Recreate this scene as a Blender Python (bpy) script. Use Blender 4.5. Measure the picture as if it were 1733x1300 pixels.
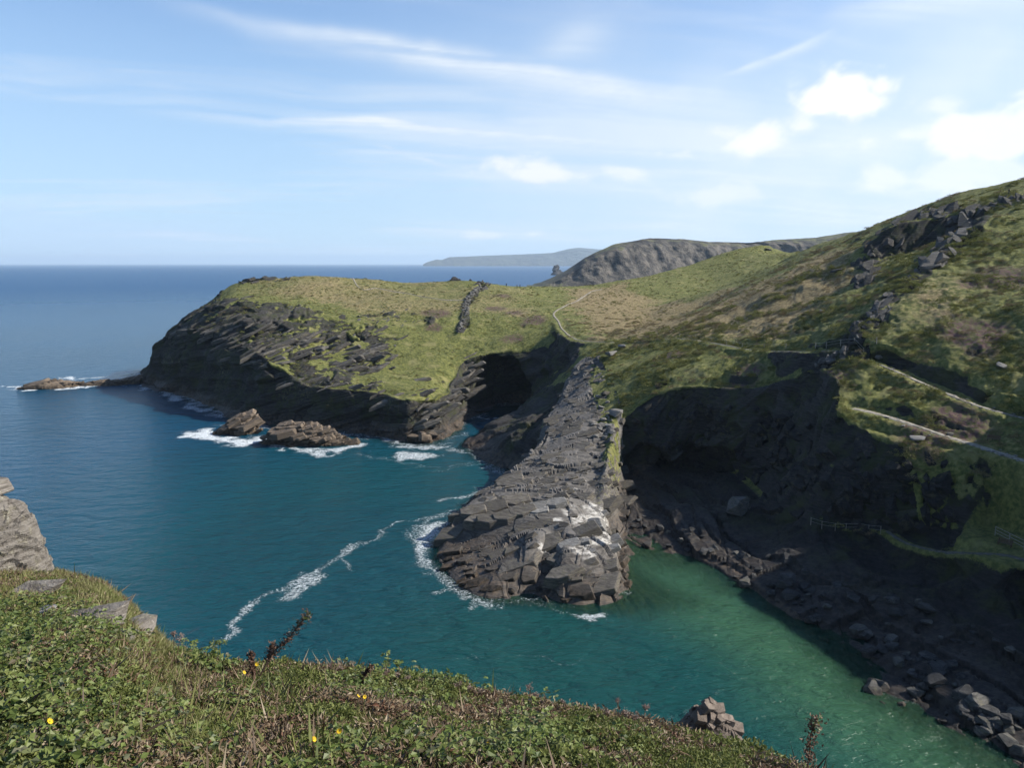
import bpy, bmesh, math, random
import numpy as np
from mathutils import Vector, Matrix
from mathutils.geometry import delaunay_2d_cdt

for o in list(bpy.data.objects): bpy.data.objects.remove(o)
SC = bpy.context.scene
COL = SC.collection
R = math.radians

# ------------------------------------------------------------------ camera
EYE = 45.0; F = 1334.0; CU, CV = 866.5, 650.0
PITCH = math.atan(204.0 / F)
cam_d = bpy.data.cameras.new('camera'); cam = bpy.data.objects.new('camera', cam_d); COL.objects.link(cam)
cam.location = (0, 0, EYE); cam.rotation_euler = (math.pi/2 - PITCH, 0, 0)
cam_d.sensor_fit = 'HORIZONTAL'; cam_d.sensor_width = 36; cam_d.lens = 36 * F / 1733
cam_d.clip_start = 0.05; cam_d.clip_end = 200000
SC.camera = cam

# ------------------------------------------------------------------ light
SUN_AZ, SUN_EL = R(86), R(36)          # azimuth clockwise from +Y (view direction)
SKY_STRENGTH = 0.070
SC.view_settings.view_transform = 'Standard'; SC.view_settings.look = 'None'
SC.view_settings.gamma = 1; SC.view_settings.use_curve_mapping = False
SC.view_settings.exposure = 1.0
sd = bpy.data.lights.new('sun', 'SUN'); so = bpy.data.objects.new('sun', sd); COL.objects.link(so)
sd.energy = 5.0; sd.angle = R(0.53); sd.color = (1.0, 0.95, 0.86)
sv = Vector((math.sin(SUN_AZ)*math.cos(SUN_EL), math.cos(SUN_AZ)*math.cos(SUN_EL), math.sin(SUN_EL)))
so.rotation_euler = sv.to_track_quat('Z', 'Y').to_euler(); so.location = (80, 0, 140)

SC.cycles.max_bounces = 5; SC.cycles.diffuse_bounces = 2; SC.cycles.glossy_bounces = 2; SC.cycles.transmission_bounces = 3; SC.cycles.transparent_max_bounces = 6
SC.cycles.caustics_reflective = False; SC.cycles.caustics_refractive = False
SC.cycles.use_adaptive_sampling = True; SC.cycles.adaptive_threshold = 0.02
# node helper -------------------------------------------------------
class NT:
    def __init__(s, tree): s.t = tree; s.n = tree.nodes; s.l = tree.links
    def new(s, typ, **kw):
        nd = s.n.new(typ)
        for k, v in kw.items(): setattr(nd, k, v)
        return nd
    def inp(s, sock, v):
        if v is None: return
        if hasattr(v, 'is_output'): s.l.new(v, sock)
        else:
            try: sock.default_value = v
            except Exception: sock.default_value = tuple(v) + (1.0,)
    def m(s, op, a, b=None, c=None, clamp=False):
        nd = s.new('ShaderNodeMath', operation=op, use_clamp=clamp)
        s.inp(nd.inputs[0], a); s.inp(nd.inputs[1], b); s.inp(nd.inputs[2], c)
        return nd.outputs[0]
    def vm(s, op, a, b=None, out=0):
        nd = s.new('ShaderNodeVectorMath', operation=op)
        s.inp(nd.inputs[0], a); s.inp(nd.inputs[1], b)
        return nd.outputs[out]
    def mix(s, f, a, b, blend='MIX'):
        nd = s.new('ShaderNodeMix', data_type='RGBA', blend_type=blend)
        s.inp(nd.inputs[0], f); s.inp(nd.inputs[6], a); s.inp(nd.inputs[7], b)
        return nd.outputs[2]
    def ss(s, x, lo, hi, a=0.0, b=1.0):
        nd = s.new('ShaderNodeMapRange', interpolation_type='SMOOTHSTEP')
        s.inp(nd.inputs[0], x); s.inp(nd.inputs[1], lo); s.inp(nd.inputs[2], hi); s.inp(nd.inputs[3], a); s.inp(nd.inputs[4], b)
        return nd.outputs[0]
    def noise(s, vec, scale, detail=4, rough=.55, dist=0.0, col=False):
        nd = s.new('ShaderNodeTexNoise')
        s.inp(nd.inputs['Vector'], vec); s.inp(nd.inputs['Scale'], scale); s.inp(nd.inputs['Detail'], detail)
        s.inp(nd.inputs['Roughness'], rough); s.inp(nd.inputs['Distortion'], dist)
        return nd.outputs['Color' if col else 0]
    def voro(s, vec, scale, feature='F1', out=0, rnd=1.0):
        nd = s.new('ShaderNodeTexVoronoi', feature=feature)
        s.inp(nd.inputs['Vector'], vec); s.inp(nd.inputs['Scale'], scale); s.inp(nd.inputs['Randomness'], rnd)
        return nd.outputs[out]
    def mapping(s, vec, scale=(1,1,1), rot=(0,0,0), loc=(0,0,0)):
        nd = s.new('ShaderNodeMapping'); s.inp(nd.inputs[0], vec)
        nd.inputs[1].default_value = loc; nd.inputs[2].default_value = rot; nd.inputs[3].default_value = scale
        return nd.outputs[0]
    def ramp(s, f, stops):
        nd = s.new('ShaderNodeValToRGB'); e = nd.color_ramp.elements
        while len(e) > len(stops): e.remove(e[-1])
        while len(e) < len(stops): e.new(0.5)
        for q, (p, c) in zip(e, stops): q.position = p; q.color = tuple(c) + ((1,) if len(c) == 3 else ())
        s.inp(nd.inputs[0], f)
        return nd.outputs[0]
    def attr(s, name, out='Fac'):
        nd = s.new('ShaderNodeAttribute', attribute_name=name); return nd.outputs[out]
    def bump(s, h, strength, dist, normal=None):
        nd = s.new('ShaderNodeBump'); s.inp(nd.inputs['Height'], h); s.inp(nd.inputs['Strength'], strength)
        s.inp(nd.inputs['Distance'], dist); s.inp(nd.inputs['Normal'], normal)
        return nd.outputs[0]

def material(name):
    m = bpy.data.materials.new(name); m.use_nodes = True
    t = NT(m.node_tree); b = m.node_tree.nodes['Principled BSDF']
    b.inputs['Roughness'].default_value = .9
    b.inputs['Specular IOR Level'].default_value = .2
    return m, t, b

# ------------------------------------------------------------------ world: sky with cirrus streaks and cumulus
world = bpy.data.worlds.new('World'); SC.world = world; world.use_nodes = True
def build_world():
    t = NT(world.node_tree); bg = t.n['Background']
    sky = t.new('ShaderNodeTexSky', sky_type='NISHITA', sun_disc=False)
    sky.sun_elevation = SUN_EL; sky.sun_rotation = SUN_AZ
    sky.altitude = 50; sky.air_density = 1.0; sky.dust_density = 0.1; sky.ozone_density = 2.2
    d = t.new('ShaderNodeTexCoord').outputs['Generated']
    sep = t.new('ShaderNodeSeparateXYZ'); t.inp(sep.inputs[0], d)
    hz = t.ss(sep.outputs[2], .45, 0)
    blue = t.mix(1.0, sky.outputs[0], (.80, 1.0, 1.22), 'MULTIPLY')
    c = t.mix(t.m('MULTIPLY', hz, .80), blue, (3.9, 5.4, 7.1))
    t.inp(bg.inputs[0], c); bg.inputs[1].default_value = SKY_STRENGTH
build_world()
world.cycles.sampling_method = 'MANUAL'; world.cycles.sample_map_resolution = 512

# ------------------------------------------------------------------ numpy helpers
rng = np.random.default_rng(7)
TAB = rng.random((64, 64, 64)).astype(np.float32).ravel()
def vnoise(x, y, z):
    xi = np.floor(x); yi = np.floor(y); zi = np.floor(z)
    fx = (x-xi).astype(np.float32); fy = (y-yi).astype(np.float32); fz = (z-zi).astype(np.float32)
    fx = fx*fx*(3-2*fx); fy = fy*fy*(3-2*fy); fz = fz*fz*(3-2*fz)
    xi = xi.astype(np.int64) & 63; yi = yi.astype(np.int64) & 63; zi = zi.astype(np.int64) & 63
    x1 = (xi+1) & 63; y1 = (yi+1) & 63; z1 = (zi+1) & 63
    xi = xi << 12; x1 = x1 << 12; yi = yi << 6; y1 = y1 << 6
    a = TAB[xi+yi+zi]*(1-fx) + TAB[x1+yi+zi]*fx
    b = TAB[xi+y1+zi]*(1-fx) + TAB[x1+y1+zi]*fx
    c = TAB[xi+yi+z1]*(1-fx) + TAB[x1+yi+z1]*fx
    d = TAB[xi+y1+z1]*(1-fx) + TAB[x1+y1+z1]*fx
    a = a*(1-fy) + b*fy; c = c*(1-fy) + d*fy
    return a*(1-fz) + c*fz          # 0..1
def fbm(p, size, octv=4, gain=.5, seed=0.0):
    s = 1.0/size; a = 1.0; tot = 0; out = 0
    for k in range(octv):
        o = 17.3*k + seed*7.7
        out = out + a*(vnoise(p[..., 0]*s+o, p[..., 1]*s+o*1.3, p[..., 2]*s+o*.7)-.5)*2
        tot += a; a *= gain; s *= 2.03
    return out/tot                  # about -1..1
def hash3(a, b, c, seed=0):
    h = (a.astype(np.int64)*374761393 + b.astype(np.int64)*668265263 + c.astype(np.int64)*2147483647 + seed*144665) & 0x7fffffff
    h = ((h ^ (h >> 13))*1274126177) & 0x7fffffff
    h = (h ^ (h >> 16)) & 0xffffff
    return (h/float(0xffffff)).astype(np.float32)
def sstep(x, lo, hi):
    t_ = np.clip((x-lo)/(hi-lo), 0, 1); return t_*t_*(3-2*t_)
def unit(v): v = np.asarray(v, float); return v/np.linalg.norm(v)
def frame_from(n, a):
    n = unit(n); a = np.asarray(a, float); a = unit(a - n*np.dot(a, n)); return n, a, np.cross(n, a)
def blocks(p, fr, size, seed, warp=None):
    """cell values and crack distance of a jointed, bedded rock mass"""
    n, a, b = fr
    s = (p@n)/size[0]; u = (p@a)/size[1]; w = (p@b)/size[2]
    if warp is not None: s = s + warp/size[0]; u = u + warp*1.4/size[1]; w = w - warp*1.1/size[2]
    u = u + .45*w*size[2]/size[1]
    si = np.floor(s)
    u = u + hash3(si, si*0, si*0, seed+3)*5; w = w + hash3(si, si*0+1, si*0, seed+5)*5
    ui = np.floor(u); w = w + hash3(si, ui, si*0, seed+9)*.6; wi = np.floor(w)
    val = hash3(si, ui, wi, seed)
    e = np.minimum.reduce([np.minimum(s-si, 1-(s-si))*size[0], np.minimum(u-ui, 1-(u-ui))*size[1], np.minimum(w-wi, 1-(w-wi))*size[2]])
    return val, e
def ray(u, v):
    a = (u-CU)/F; b = -(v-CV)/F
    cp, sp = math.cos(PITCH), math.sin(PITCH)
    return np.array((a, cp+b*sp, -sp+b*cp))
def Zp(u, v, h):
    d = ray(u, v); t_ = (h-EYE)/d[2]; return d*t_ + np.array((0, 0, EYE))
def Wp(u, v): return Zp(u, v, 0.0)
def Dp(u, v, Y):
    d = ray(u, v); return d*(Y/d[1]) + np.array((0, 0, EYE))
def in_poly(x, y, poly):
    inside = np.zeros(x.shape, bool); n = len(poly)
    for i in range(n):
        x0, y0 = poly[i][:2]; x1, y1 = poly[(i+1) % n][:2]
        if y0 == y1: continue
        c = ((y0 > y) != (y1 > y)) & (x < (x1-x0)*(y-y0)/(y1-y0)+x0)
        inside ^= c
    return inside
def dist_line(x, y, pts):
    best = np.full(x.shape, 1e9); 
    for (x0, y0), (x1, y1) in zip([q[:2] for q in pts[:-1]], [q[:2] for q in pts[1:]]):
        dx, dy = x1-x0, y1-y0; L = dx*dx+dy*dy+1e-9
        t_ = np.clip(((x-x0)*dx+(y-y0)*dy)/L, 0, 1)
        best = np.minimum(best, np.hypot(x-x0-t_*dx, y-y0-t_*dy))
    return best
def mesh_np(name, verts, faces, smooth=True):
    me = bpy.data.meshes.new(name)
    nv = len(verts); nf = len(faces); k = faces.shape[1]
    me.vertices.add(nv); me.vertices.foreach_set('co', np.ascontiguousarray(verts, np.float32).ravel())
    me.loops.add(nf*k); me.loops.foreach_set('vertex_index', np.ascontiguousarray(faces, np.int32).ravel())
    me.polygons.add(nf); me.polygons.foreach_set('loop_start', np.arange(0, nf*k, k, dtype=np.int32))
    me.polygons.foreach_set('use_smooth', np.full(nf, smooth, bool))
    me.update(calc_edges=True)
    return me
def add_obj(name, me, mat=None, parent=None, label=None, cat=None, group=None, kind=None):
    o = bpy.data.objects.new(name, me); COL.objects.link(o)
    if mat is not None and me is not None and not me.materials: me.materials.append(mat)
    if parent is not None: o.parent = parent
    if label: o['label'] = label
    if cat: o['category'] = cat
    if group: o['group'] = group
    if kind: o['kind'] = kind
    return o
def set_col(me, name, arr):
    a = me.attributes.new(name, 'FLOAT_COLOR', 'POINT')
    full = np.ones((len(arr), 4), np.float32); full[:, :arr.shape[1]] = arr
    a.data.foreach_set('color', full.ravel())

# ------------------------------------------------------------------ the lie of the land: breaklines (plan x, y, height)
def L(*pts): return [np.asarray(p, float) for p in pts]
def off(p, dx, dy, z): return np.array((p[0]+dx, p[1]+dy, z))
lines = []
# waterline round the headland, the cave inlet, the middle rib and the long promontory
coast_head = L(Dp(330, 560, 345)*[1,1,0], Dp(255, 600, 325)*[1,1,0], Wp(243, 641), Wp(262, 653), Wp(300, 666), Wp(330, 683), Wp(385, 701), Wp(402, 716), Wp(470, 720), Wp(540, 726),
    Wp(610, 732), Wp(655, 739), Wp(690, 749), Wp(722, 752), Wp(748, 743), Wp(764, 728), Wp(780, 711), Wp(795, 703), Wp(830, 700), Wp(868, 708), Wp(858, 722),
    Wp(822, 740), Wp(790, 756), Wp(815, 776), Wp(870, 803), Wp(900, 808))
coast_prom = L(Wp(900, 808), Wp(862, 828), Wp(800, 862), Wp(778, 890), Wp(732, 938), Wp(757, 975), Wp(795, 1008), Wp(832, 1016), Wp(895, 1006), Wp(918, 992), Wp(935, 1020),
    Wp(985, 1030), Wp(1020, 1022), Wp(1062, 996), Wp(1048, 960), Wp(1036, 925), Wp(1056, 905))
coast_cove = L(Wp(1056, 905), Wp(1085, 915), Wp(1130, 930), Wp(1190, 945), Wp(1250, 965), Wp(1300, 1008), Wp(1380, 1066), Wp(1430, 1130), Wp(1485, 1170), Wp(1600, 1228), Wp(1733, 1296), Wp(1850, 1360), Wp(2000, 1440))
lines += [coast_head, coast_prom, coast_cove]
# headland: top of the lower cliff
rim_head = L(Dp(330, 540, 335), Dp(256, 592, 318), Dp(262, 582, 300), Dp(300, 560, 283), Dp(345, 552, 268), Dp(400, 572, 248), Dp(450, 606, 228), Dp(520, 648, 217), Dp(600, 655, 212), Dp(640, 662, 209),
    Dp(700, 672, 203), Dp(742, 676, 204), Dp(766, 650, 222), Dp(790, 612, 241), Dp(815, 597, 243), Dp(852, 592, 244), Dp(885, 606, 242), Dp(903, 640, 233), Dp(930, 640, 222))
lines.append(rim_head)
lines.append(L(Dp(330, 528, 325), Dp(345, 520, 305), Dp(390, 505, 285), Dp(440, 520, 270), Dp(500, 555, 255), Dp(560, 590, 243), Dp(620, 625, 232), Dp(700, 630, 229), Dp(755, 605, 240), Dp(795, 575, 253), Dp(850, 570, 255), Dp(920, 565, 250)))
lines.append(L(Dp(390, 484, 312), Dp(440, 500, 292), Dp(520, 520, 276), Dp(620, 555, 256), Dp(700, 560, 256), Dp(800, 540, 265), Dp(900, 535, 266)))
crest_head = L(Dp(345, 520, 330), Dp(388, 480, 330), Dp(396, 474, 326), Dp(460, 470, 324), Dp(520, 462.5, 325), Dp(600, 467.5, 330), Dp(700, 476, 334), Dp(800, 471, 330), Dp(830, 478, 332), Dp(880, 484, 336), Dp(960, 484, 340), Dp(990, 481, 344), Dp(1080, 468, 354), Dp(1180, 440, 372), Dp(1275, 410, 385), Dp(1300, 410, 385), Dp(1348, 425, 372), Dp(1400, 440, 350))
lines.append(crest_head)
lines.append([off(p, 3, 22, max(p[2]-9, 4)) for p in crest_head])
lines.append([off(p, 6, 48, -3) for p in crest_head])
# middle rib (between cave and promontory)
lines.append(L(Wp(792, 752) + [0, 0, 1.0], Dp(835, 724, 199), Dp(880, 688, 204), Dp(905, 668, 208), Dp(945, 640, 212), Dp(965, 612, 216), Dp(975, 596, 219)))
lines.append(L(Dp(850, 742, 186), Dp(905, 718, 190), Dp(935, 690, 195)))
# valley with the zigzag path
lines.append(L(Dp(960, 484, 340), Dp(990, 492, 326), Dp(955, 512, 292), Dp(936, 530, 270), Dp(950, 555, 245), Dp(966, 571, 230), Dp(985, 590, 216), Dp(985, 610, 206)))
# hill behind the valley
lines.append(L(Dp(1060, 560, 240), Dp(1100, 520, 285), Dp(1200, 500, 305), Dp(1300, 455, 330), Dp(1350, 440, 340)))
lines.append(L(Dp(1020, 530, 270), Dp(1080, 500, 310), Dp(1180, 468, 345), Dp(1290, 430, 362)))
# near spur
spur = L(Dp(1010, 590, 210), Dp(1060, 571, 214), Dp(1150, 541, 224), Dp(1250, 490, 240), Dp(1350, 440, 252), Dp(1388, 416, 280), Dp(1430, 393, 278), Dp(1480, 379, 268), Dp(1530, 358, 250), Dp(1620, 326, 232), Dp(1733, 299, 218), Dp(1900, 270, 210), Dp(2200, 230, 200))
lines.append(spur)
lines.append([off(p, -2, 20, p[2]-4) for p in spur[2:]])
lines.append([off(p, 0, 120, p[2]-14) for p in spur[5:]])
lines.append(L(Dp(1060, 590, 204), Dp(1140, 575, 196), Dp(1250, 560, 188), Dp(1330, 530, 186), Dp(1380, 515, 182), Dp(1440, 485, 184)))
lines.append(L(Dp(1200, 540, 210), Dp(1300, 490, 222), Dp(1400, 440, 228), Dp(1480, 410, 222)))
# big crag: foot and top
lines.append(L(Dp(1380, 512, 188), Dp(1430, 482, 194), Dp(1490, 452, 197), Dp(1560, 436, 198), Dp(1620, 410, 196), Dp(1690, 360, 196), Dp(1733, 345, 197)))
lines.append(L(Dp(1425, 440, 206), Dp(1470, 410, 206), Dp(1512, 373, 206), Dp(1560, 362, 205), Dp(1620, 351, 203), Dp(1690, 338, 202), Dp(1733, 328, 202), Dp(1850, 310, 200)))
# spine of the right hill, from the saddle of the path upwards
spine = L(Dp(1425, 600, 141), Dp(1455, 586, 142), Dp(1475, 546, 148), Dp(1502, 500, 156), Dp(1560, 455, 168), Dp(1600, 416, 176), Dp(1660, 366, 187), Dp(1733, 333, 194), Dp(1900, 300, 196))
lines.append(spine)
lines.append(L(Dp(1400, 592, 150), Dp(1425, 572, 152), Dp(1460, 535, 158), Dp(1490, 500, 166), Dp(1540, 470, 174)))
lines.append(L(Dp(1600, 560, 137), Dp(1650, 520, 145), Dp(1733, 480, 152), Dp(1900, 450, 150)))
lines.append(L(Dp(1660, 440, 165), Dp(1733, 400, 174), Dp(1900, 370, 172)))
# upper path, its back, lower path, cliff rim
upath = L(Dp(1440, 593, 141.5), Dp(1482, 606, 138), Dp(1530, 640, 133), Dp(1600, 662, 126.5), Dp(1640, 685, 122), Dp(1733, 707, 115.5), Dp(1850, 745, 107))
lines.append(upath)
lines.append(L(Dp(1560, 600, 136), Dp(1650, 635, 127), Dp(1733, 655, 121), Dp(1900, 690, 110)))
lpath = L(Dp(1445, 690, 128), Dp(1500, 701, 124), Dp(1560, 726, 119), Dp(1640, 751, 113), Dp(1733, 778, 105.5), Dp(1850, 815, 98))
lines.append(lpath)
rim_path = L(Dp(1428, 684, 127.5), Dp(1455, 702, 124.5), Dp(1520, 732, 118), Dp(1600, 757, 112), Dp(1733, 800, 101.5), Dp(1850, 840, 94))
lines.append(rim_path)
lines.append(L(Dp(1640, 830, 107), Dp(1733, 870, 98), Dp(1850, 910, 90)))
# rim of the shaded cliff
rim_cliff = L(Dp(1052, 715, 163), Dp(1075, 690, 165), Dp(1110, 660, 166), Dp(1140, 652, 165), Dp(1215, 652, 158), Dp(1290, 656, 152), Dp(1322, 642, 149), Dp(1370, 618, 145), Dp(1425, 600, 141))
lines.append(rim_cliff)
lines.append(L(Dp(1425, 600, 141), Dp(1418, 640, 134), Dp(1428, 684, 127.5)))
lines.append(L(Dp(1050, 640, 180), Dp(1100, 620, 178), Dp(1200, 615, 170), Dp(1290, 612, 162), Dp(1370, 597, 154)))
# foot of the cliffs, ledge with the wire fence, terrace
foot = L(Zp(1046, 838, 2.2), Zp(1075, 820, 2.2), Zp(1110, 808, 2.2), Zp(1180, 806, 2.2), Zp(1250, 822, 2.6), Zp(1292, 850, 3), Zp(1320, 876, 4.5), Zp(1370, 888, 5.5), Zp(1440, 895, 5.8), Zp(1500, 902, 6), Zp(1570, 908, 6.5), Zp(1606, 908, 7))
lines.append(foot)
ledge = L(Zp(1290, 880, 3.5), Zp(1370, 896, 5.2), Zp(1440, 903, 5.3), Zp(1500, 912, 5.3), Zp(1545, 936, 5.0), Zp(1600, 962, 4.8), Zp(1733, 1003, 4.6), Zp(1850, 1045, 4.4), Zp(2000, 1100, 4.4))
lines.append(ledge)
terr = L(Zp(1608, 915, 8.6), Zp(1632, 893, 8.8), Zp(1690, 885, 9.2), Zp(1733, 905, 9.2), Zp(1850, 930, 9.2))
lines.append(terr)
terr2 = L(Zp(1608, 915, 8.6), Zp(1650, 935, 8.5), Zp(1695, 951, 8.5), Zp(1733, 948, 8.5), Zp(1850, 985, 8.5))
lines.append(terr2)
lines.append(L(Zp(1606, 935, 5.5), Zp(1650, 962, 5.4), Zp(1700, 978, 5.3), Zp(1733, 985, 5.2), Zp(1850, 1025, 5)))
lines.append(L(Zp(1330, 935, 2.6), Zp(1400, 975, 2.6), Zp(1500, 1020, 2.6), Zp(1600, 1070, 2.4), Zp(1733, 1130, 2.4), Zp(1900, 1190, 2.4)))
lines.append(L(Zp(1450, 1000, 3.4), Zp(1550, 1000, 4.0), Zp(1650, 1020, 4.0), Zp(1733, 1050, 3.8)))
# promontory: left edge, crest, right edge
lines.append(L(Dp(985, 610, 206), Dp(962, 640, 197), Dp(945, 676, 183), Dp(930, 712, 170), Dp(903, 755, 156), Dp(893, 775, 151), Dp(835, 815, 140), Dp(782, 864, 127), Dp(776, 880, 123), Dp(800, 889, 121.5), Dp(840, 885, 120.3), Dp(880, 873, 120.3), Dp(940, 856, 121)))
lines.append(L(Dp(784, 916, 120), Dp(800, 913, 119), Dp(845, 908, 118.2), Dp(885, 896, 118.2), Dp(935, 876, 118.6)))
lines.append(L(Dp(1010, 600, 203), Dp(1000, 640, 190), Dp(985, 690, 174), Dp(985, 740, 158), Dp(990, 790, 143), Dp(985, 830, 132), Dp(960, 866, 121)))
lines.append(L(Dp(1050, 640, 180), Dp(1045, 690, 168), Dp(1040, 730, 153), Dp(1040, 762, 141), Dp(1028, 800, 133.5), Dp(1018, 850, 125.5), Dp(1030, 880, 121), Dp(1030, 905, 117)))
lines.append(L(Dp(742, 934, 115.5), Dp(770, 960, 110), Dp(810, 976, 107), Dp(850, 962, 106.5), Dp(898, 945, 107.3), Dp(922, 900, 113), Dp(945, 876, 117)))
lines.append(L(Zp(930, 905, 4.4), Zp(934, 935, 2.2), Zp(926, 965, .6), Zp(918, 985, 0)))
lines.append(L(Dp(958, 890, 114), Dp(948, 915, 109.5), Dp(946, 962, 103.6), Dp(965, 966, 102.8), Dp(1010, 966, 102.8), Dp(1030, 950, 106), Dp(1027, 915, 112)))
lines.append(L(Zp(1048, 800, 2.0), Zp(1042, 850, 1.8), Zp(1046, 890, 1.2)))
# unseen hill shoulder beyond the right edge, raised and shaped to shade the cove
lines.append(L((120, 50, 16), (112, 60, 24), (104, 66, 33), (100, 71, 37), (100, 76.6, 41), (100, 81, 43), (100, 86, 46), (100, 97, 49), (100, 107, 52), (101, 111, 50.5), (102, 115, 44), (106, 120, 41), (112, 135, 42)))
lines.append(L((150, 50, 16), (140, 90, 34), (145, 130, 42)))
# sea bed
lines.append(L(Wp(120, 662)*[1, 1, 0]+[0, 0, -7], Wp(250, 690)+[0, 0, -7], Wp(330, 730)+[0, 0, -7], Wp(420, 780)+[0, 0, -7], Wp(600, 800)+[0, 0, -6], Wp(700, 820)+[0, 0, -6], Wp(690, 900)+[0, 0, -6], Wp(680, 960)+[0, 0, -7], Wp(740, 1060)+[0, 0, -7], Wp(900, 1100)+[0, 0, -6], Wp(1050, 1090)+[0, 0, -4.5], Wp(1150, 1110)+[0, 0, -3.5], Wp(1250, 1170)+[0, 0, -3], Wp(1330, 1230)+[0, 0, -2.6], Wp(1500, 1300)+[0, 0, -2.2], Wp(1650, 1380)+[0, 0, -2.2], Wp(1850, 1480)+[0, 0, -2.2]))
lines.append(L(Wp(640, 770)+[0, 0, -4], Wp(740, 778)+[0, 0, -3.5], Wp(800, 730)+[0, 0, -3], Wp(830, 712)+[0, 0, -1.5]))
lines.append(L(Wp(800, 800)+[0, 0, -4], Wp(860, 818)+[0, 0, -2]))
lines.append(L(Wp(1080, 960)+[0, 0, -1.2], Wp(1150, 985)+[0, 0, -1.5], Wp(1250, 1030)+[0, 0, -1.6], Wp(1330, 1090)+[0, 0, -1.5], Wp(1400, 1170)+[0, 0, -1.3], Wp(1550, 1245)+[0, 0, -1.1], Wp(1733, 1330)+[0, 0, -1.0]))
X0, X1, Y0, Y1, CELL = -230.0, 260.0, 44.0, 470.0, 0.5
lines.append(L((X0, Y0, -14), (40, Y0, -10), (X1, Y0, 10), (X1, 120, 34), (X1, 200, 80), (X1, Y1, 50), (80, Y1, -8), (X0, Y1, -14), (X0, 200, -14), (X0, Y0, -14)))

def build_grid():
    vs, zs, ed = [], [], []
    idx = {}
    for ln in lines:
        prev = None
        for p in ln:
            p2 = (round(min(max(p[0], X0), X1), 2), round(min(max(p[1], Y0), Y1), 2))
            if p2 not in idx: idx[p2] = len(vs); vs.append(Vector(p2)); zs.append(p[2])
            k = idx[p2]
            if prev is not None and prev != k: ed.append((prev, k))
            prev = k
    ov, oe, of, mv, me_, mf = delaunay_2d_cdt(vs, ed, [], 0, 1e-4)
    z = np.zeros(len(ov)); 
    for i, o in enumerate(mv):
        if o: z[i] = zs[o[0]]
        else:
            # crossing of two breaklines: interpolate along the nearest original edge
            q = ov[i]; best = (1e9, 0)
            for a, b in ed:
                va, vb = vs[a], vs[b]; ab = vb-va; t_ = max(0, min(1, (q-va).dot(ab)/max(ab.length_squared, 1e-9)))
                dd = (va+ab*t_-q).length
                if dd < best[0]: best = (dd, zs[a]+(zs[b]-zs[a])*t_)
            z[i] = best[1]
    nx = int((X1-X0)/CELL)+1; ny = int((Y1-Y0)/CELL)+1
    H = np.full((ny, nx), -14.0)
    for f in of:
        a, b, c = [np.array((ov[i][0], ov[i][1])) for i in f]; za, zb, zc = [z[i] for i in f]
        ix0 = max(int((min(a[0], b[0], c[0])-X0)/CELL), 0); ix1 = min(int((max(a[0], b[0], c[0])-X0)/CELL)+1, nx-1)
        iy0 = max(int((min(a[1], b[1], c[1])-Y0)/CELL), 0); iy1 = min(int((max(a[1], b[1], c[1])-Y0)/CELL)+1, ny-1)
        gx, gy = np.meshgrid(X0+np.arange(ix0, ix1+1)*CELL, Y0+np.arange(iy0, iy1+1)*CELL)
        den = (b[1]-c[1])*(a[0]-c[0])+(c[0]-b[0])*(a[1]-c[1])
        if abs(den) < 1e-9: continue
        l1 = ((b[1]-c[1])*(gx-c[0])+(c[0]-b[0])*(gy-c[1]))/den
        l2 = ((c[1]-a[1])*(gx-c[0])+(a[0]-c[0])*(gy-c[1]))/den
        l3 = 1-l1-l2; m_ = (l1 >= -1e-6) & (l2 >= -1e-6) & (l3 >= -1e-6)
        sub = H[iy0:iy1+1, ix0:ix1+1]; sub[m_] = (l1*za+l2*zb+l3*zc)[m_]
    return H
def blur(A, sig):
    n = int(sig*3)+1; k = np.exp(-.5*(np.arange(-n, n+1)/sig)**2); k /= k.sum()
    for ax in (0, 1):
        P = np.pad(A, [(n, n) if i == ax else (0, 0) for i in (0, 1)], mode='edge')
        o = 0
        for i, w in enumerate(k):
            o = o + w*(P[i:i+A.shape[0], :] if ax == 0 else P[:, i:i+A.shape[1]])
        A = o
    return A
HG = build_grid()
_soft = blur(HG, 7.0); _hard = blur(HG, 1.3)
gy_, gx_ = np.gradient(_hard, CELL); _sl = np.hypot(gx_, gy_)
_w = blur(sstep(_sl, .75, 1.3), 3.0); _w = np.clip(_w*1.6, 0, 1)
_wl = sstep(np.abs(_hard), 8, 4)            # keep shorelines where they are
_w = np.maximum(_w, _wl*.9)
HG = _soft*(1-_w) + _hard*_w
_gx, _gy = np.meshgrid(X0+np.arange(HG.shape[1])*CELL, Y0+np.arange(HG.shape[0])*CELL)
_p = np.stack([_gx, _gy, 0*_gx], -1)
_am = np.where(dist_line(_gx, _gy, [Dp(900, 930, 112), Dp(985, 760, 150), Dp(985, 640, 192)]) < 26, .25, 1.0)*np.where((_gx > 60) & (_gy < 135), .45, 1.0); _am = blur(_am, 6)
_wx = _am*(2.6*fbm(_p, 15, 3, seed=61)+1.0*fbm(_p, 4.5, 2, seed=62)); _wy = _am*(2.6*fbm(_p, 15, 3, seed=63)+1.0*fbm(_p, 4.5, 2, seed=64))
def bil(A, x, y):
    fx = np.clip((x-X0)/CELL, 0, A.shape[1]-1.001); fy = np.clip((y-Y0)/CELL, 0, A.shape[0]-1.001)
    ix = fx.astype(int); iy = fy.astype(int); fx = fx-ix; fy = fy-iy
    return (A[iy, ix]*(1-fx)+A[iy, ix+1]*fx)*(1-fy) + (A[iy+1, ix]*(1-fx)+A[iy+1, ix+1]*fx)*fy
HG = bil(HG, _gx+_wx, _gy+_wy)
TERR = [Zp(*q_)[:2] for q_ in ((1608, 917, 8.8), (1632, 893, 8.8), (1700, 884, 8.8), (1760, 893, 8.8), (1850, 930, 8.8), (1850, 985, 8.8), (1733, 951, 8.8), (1695, 954, 8.8), (1650, 938, 8.8))]
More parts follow.
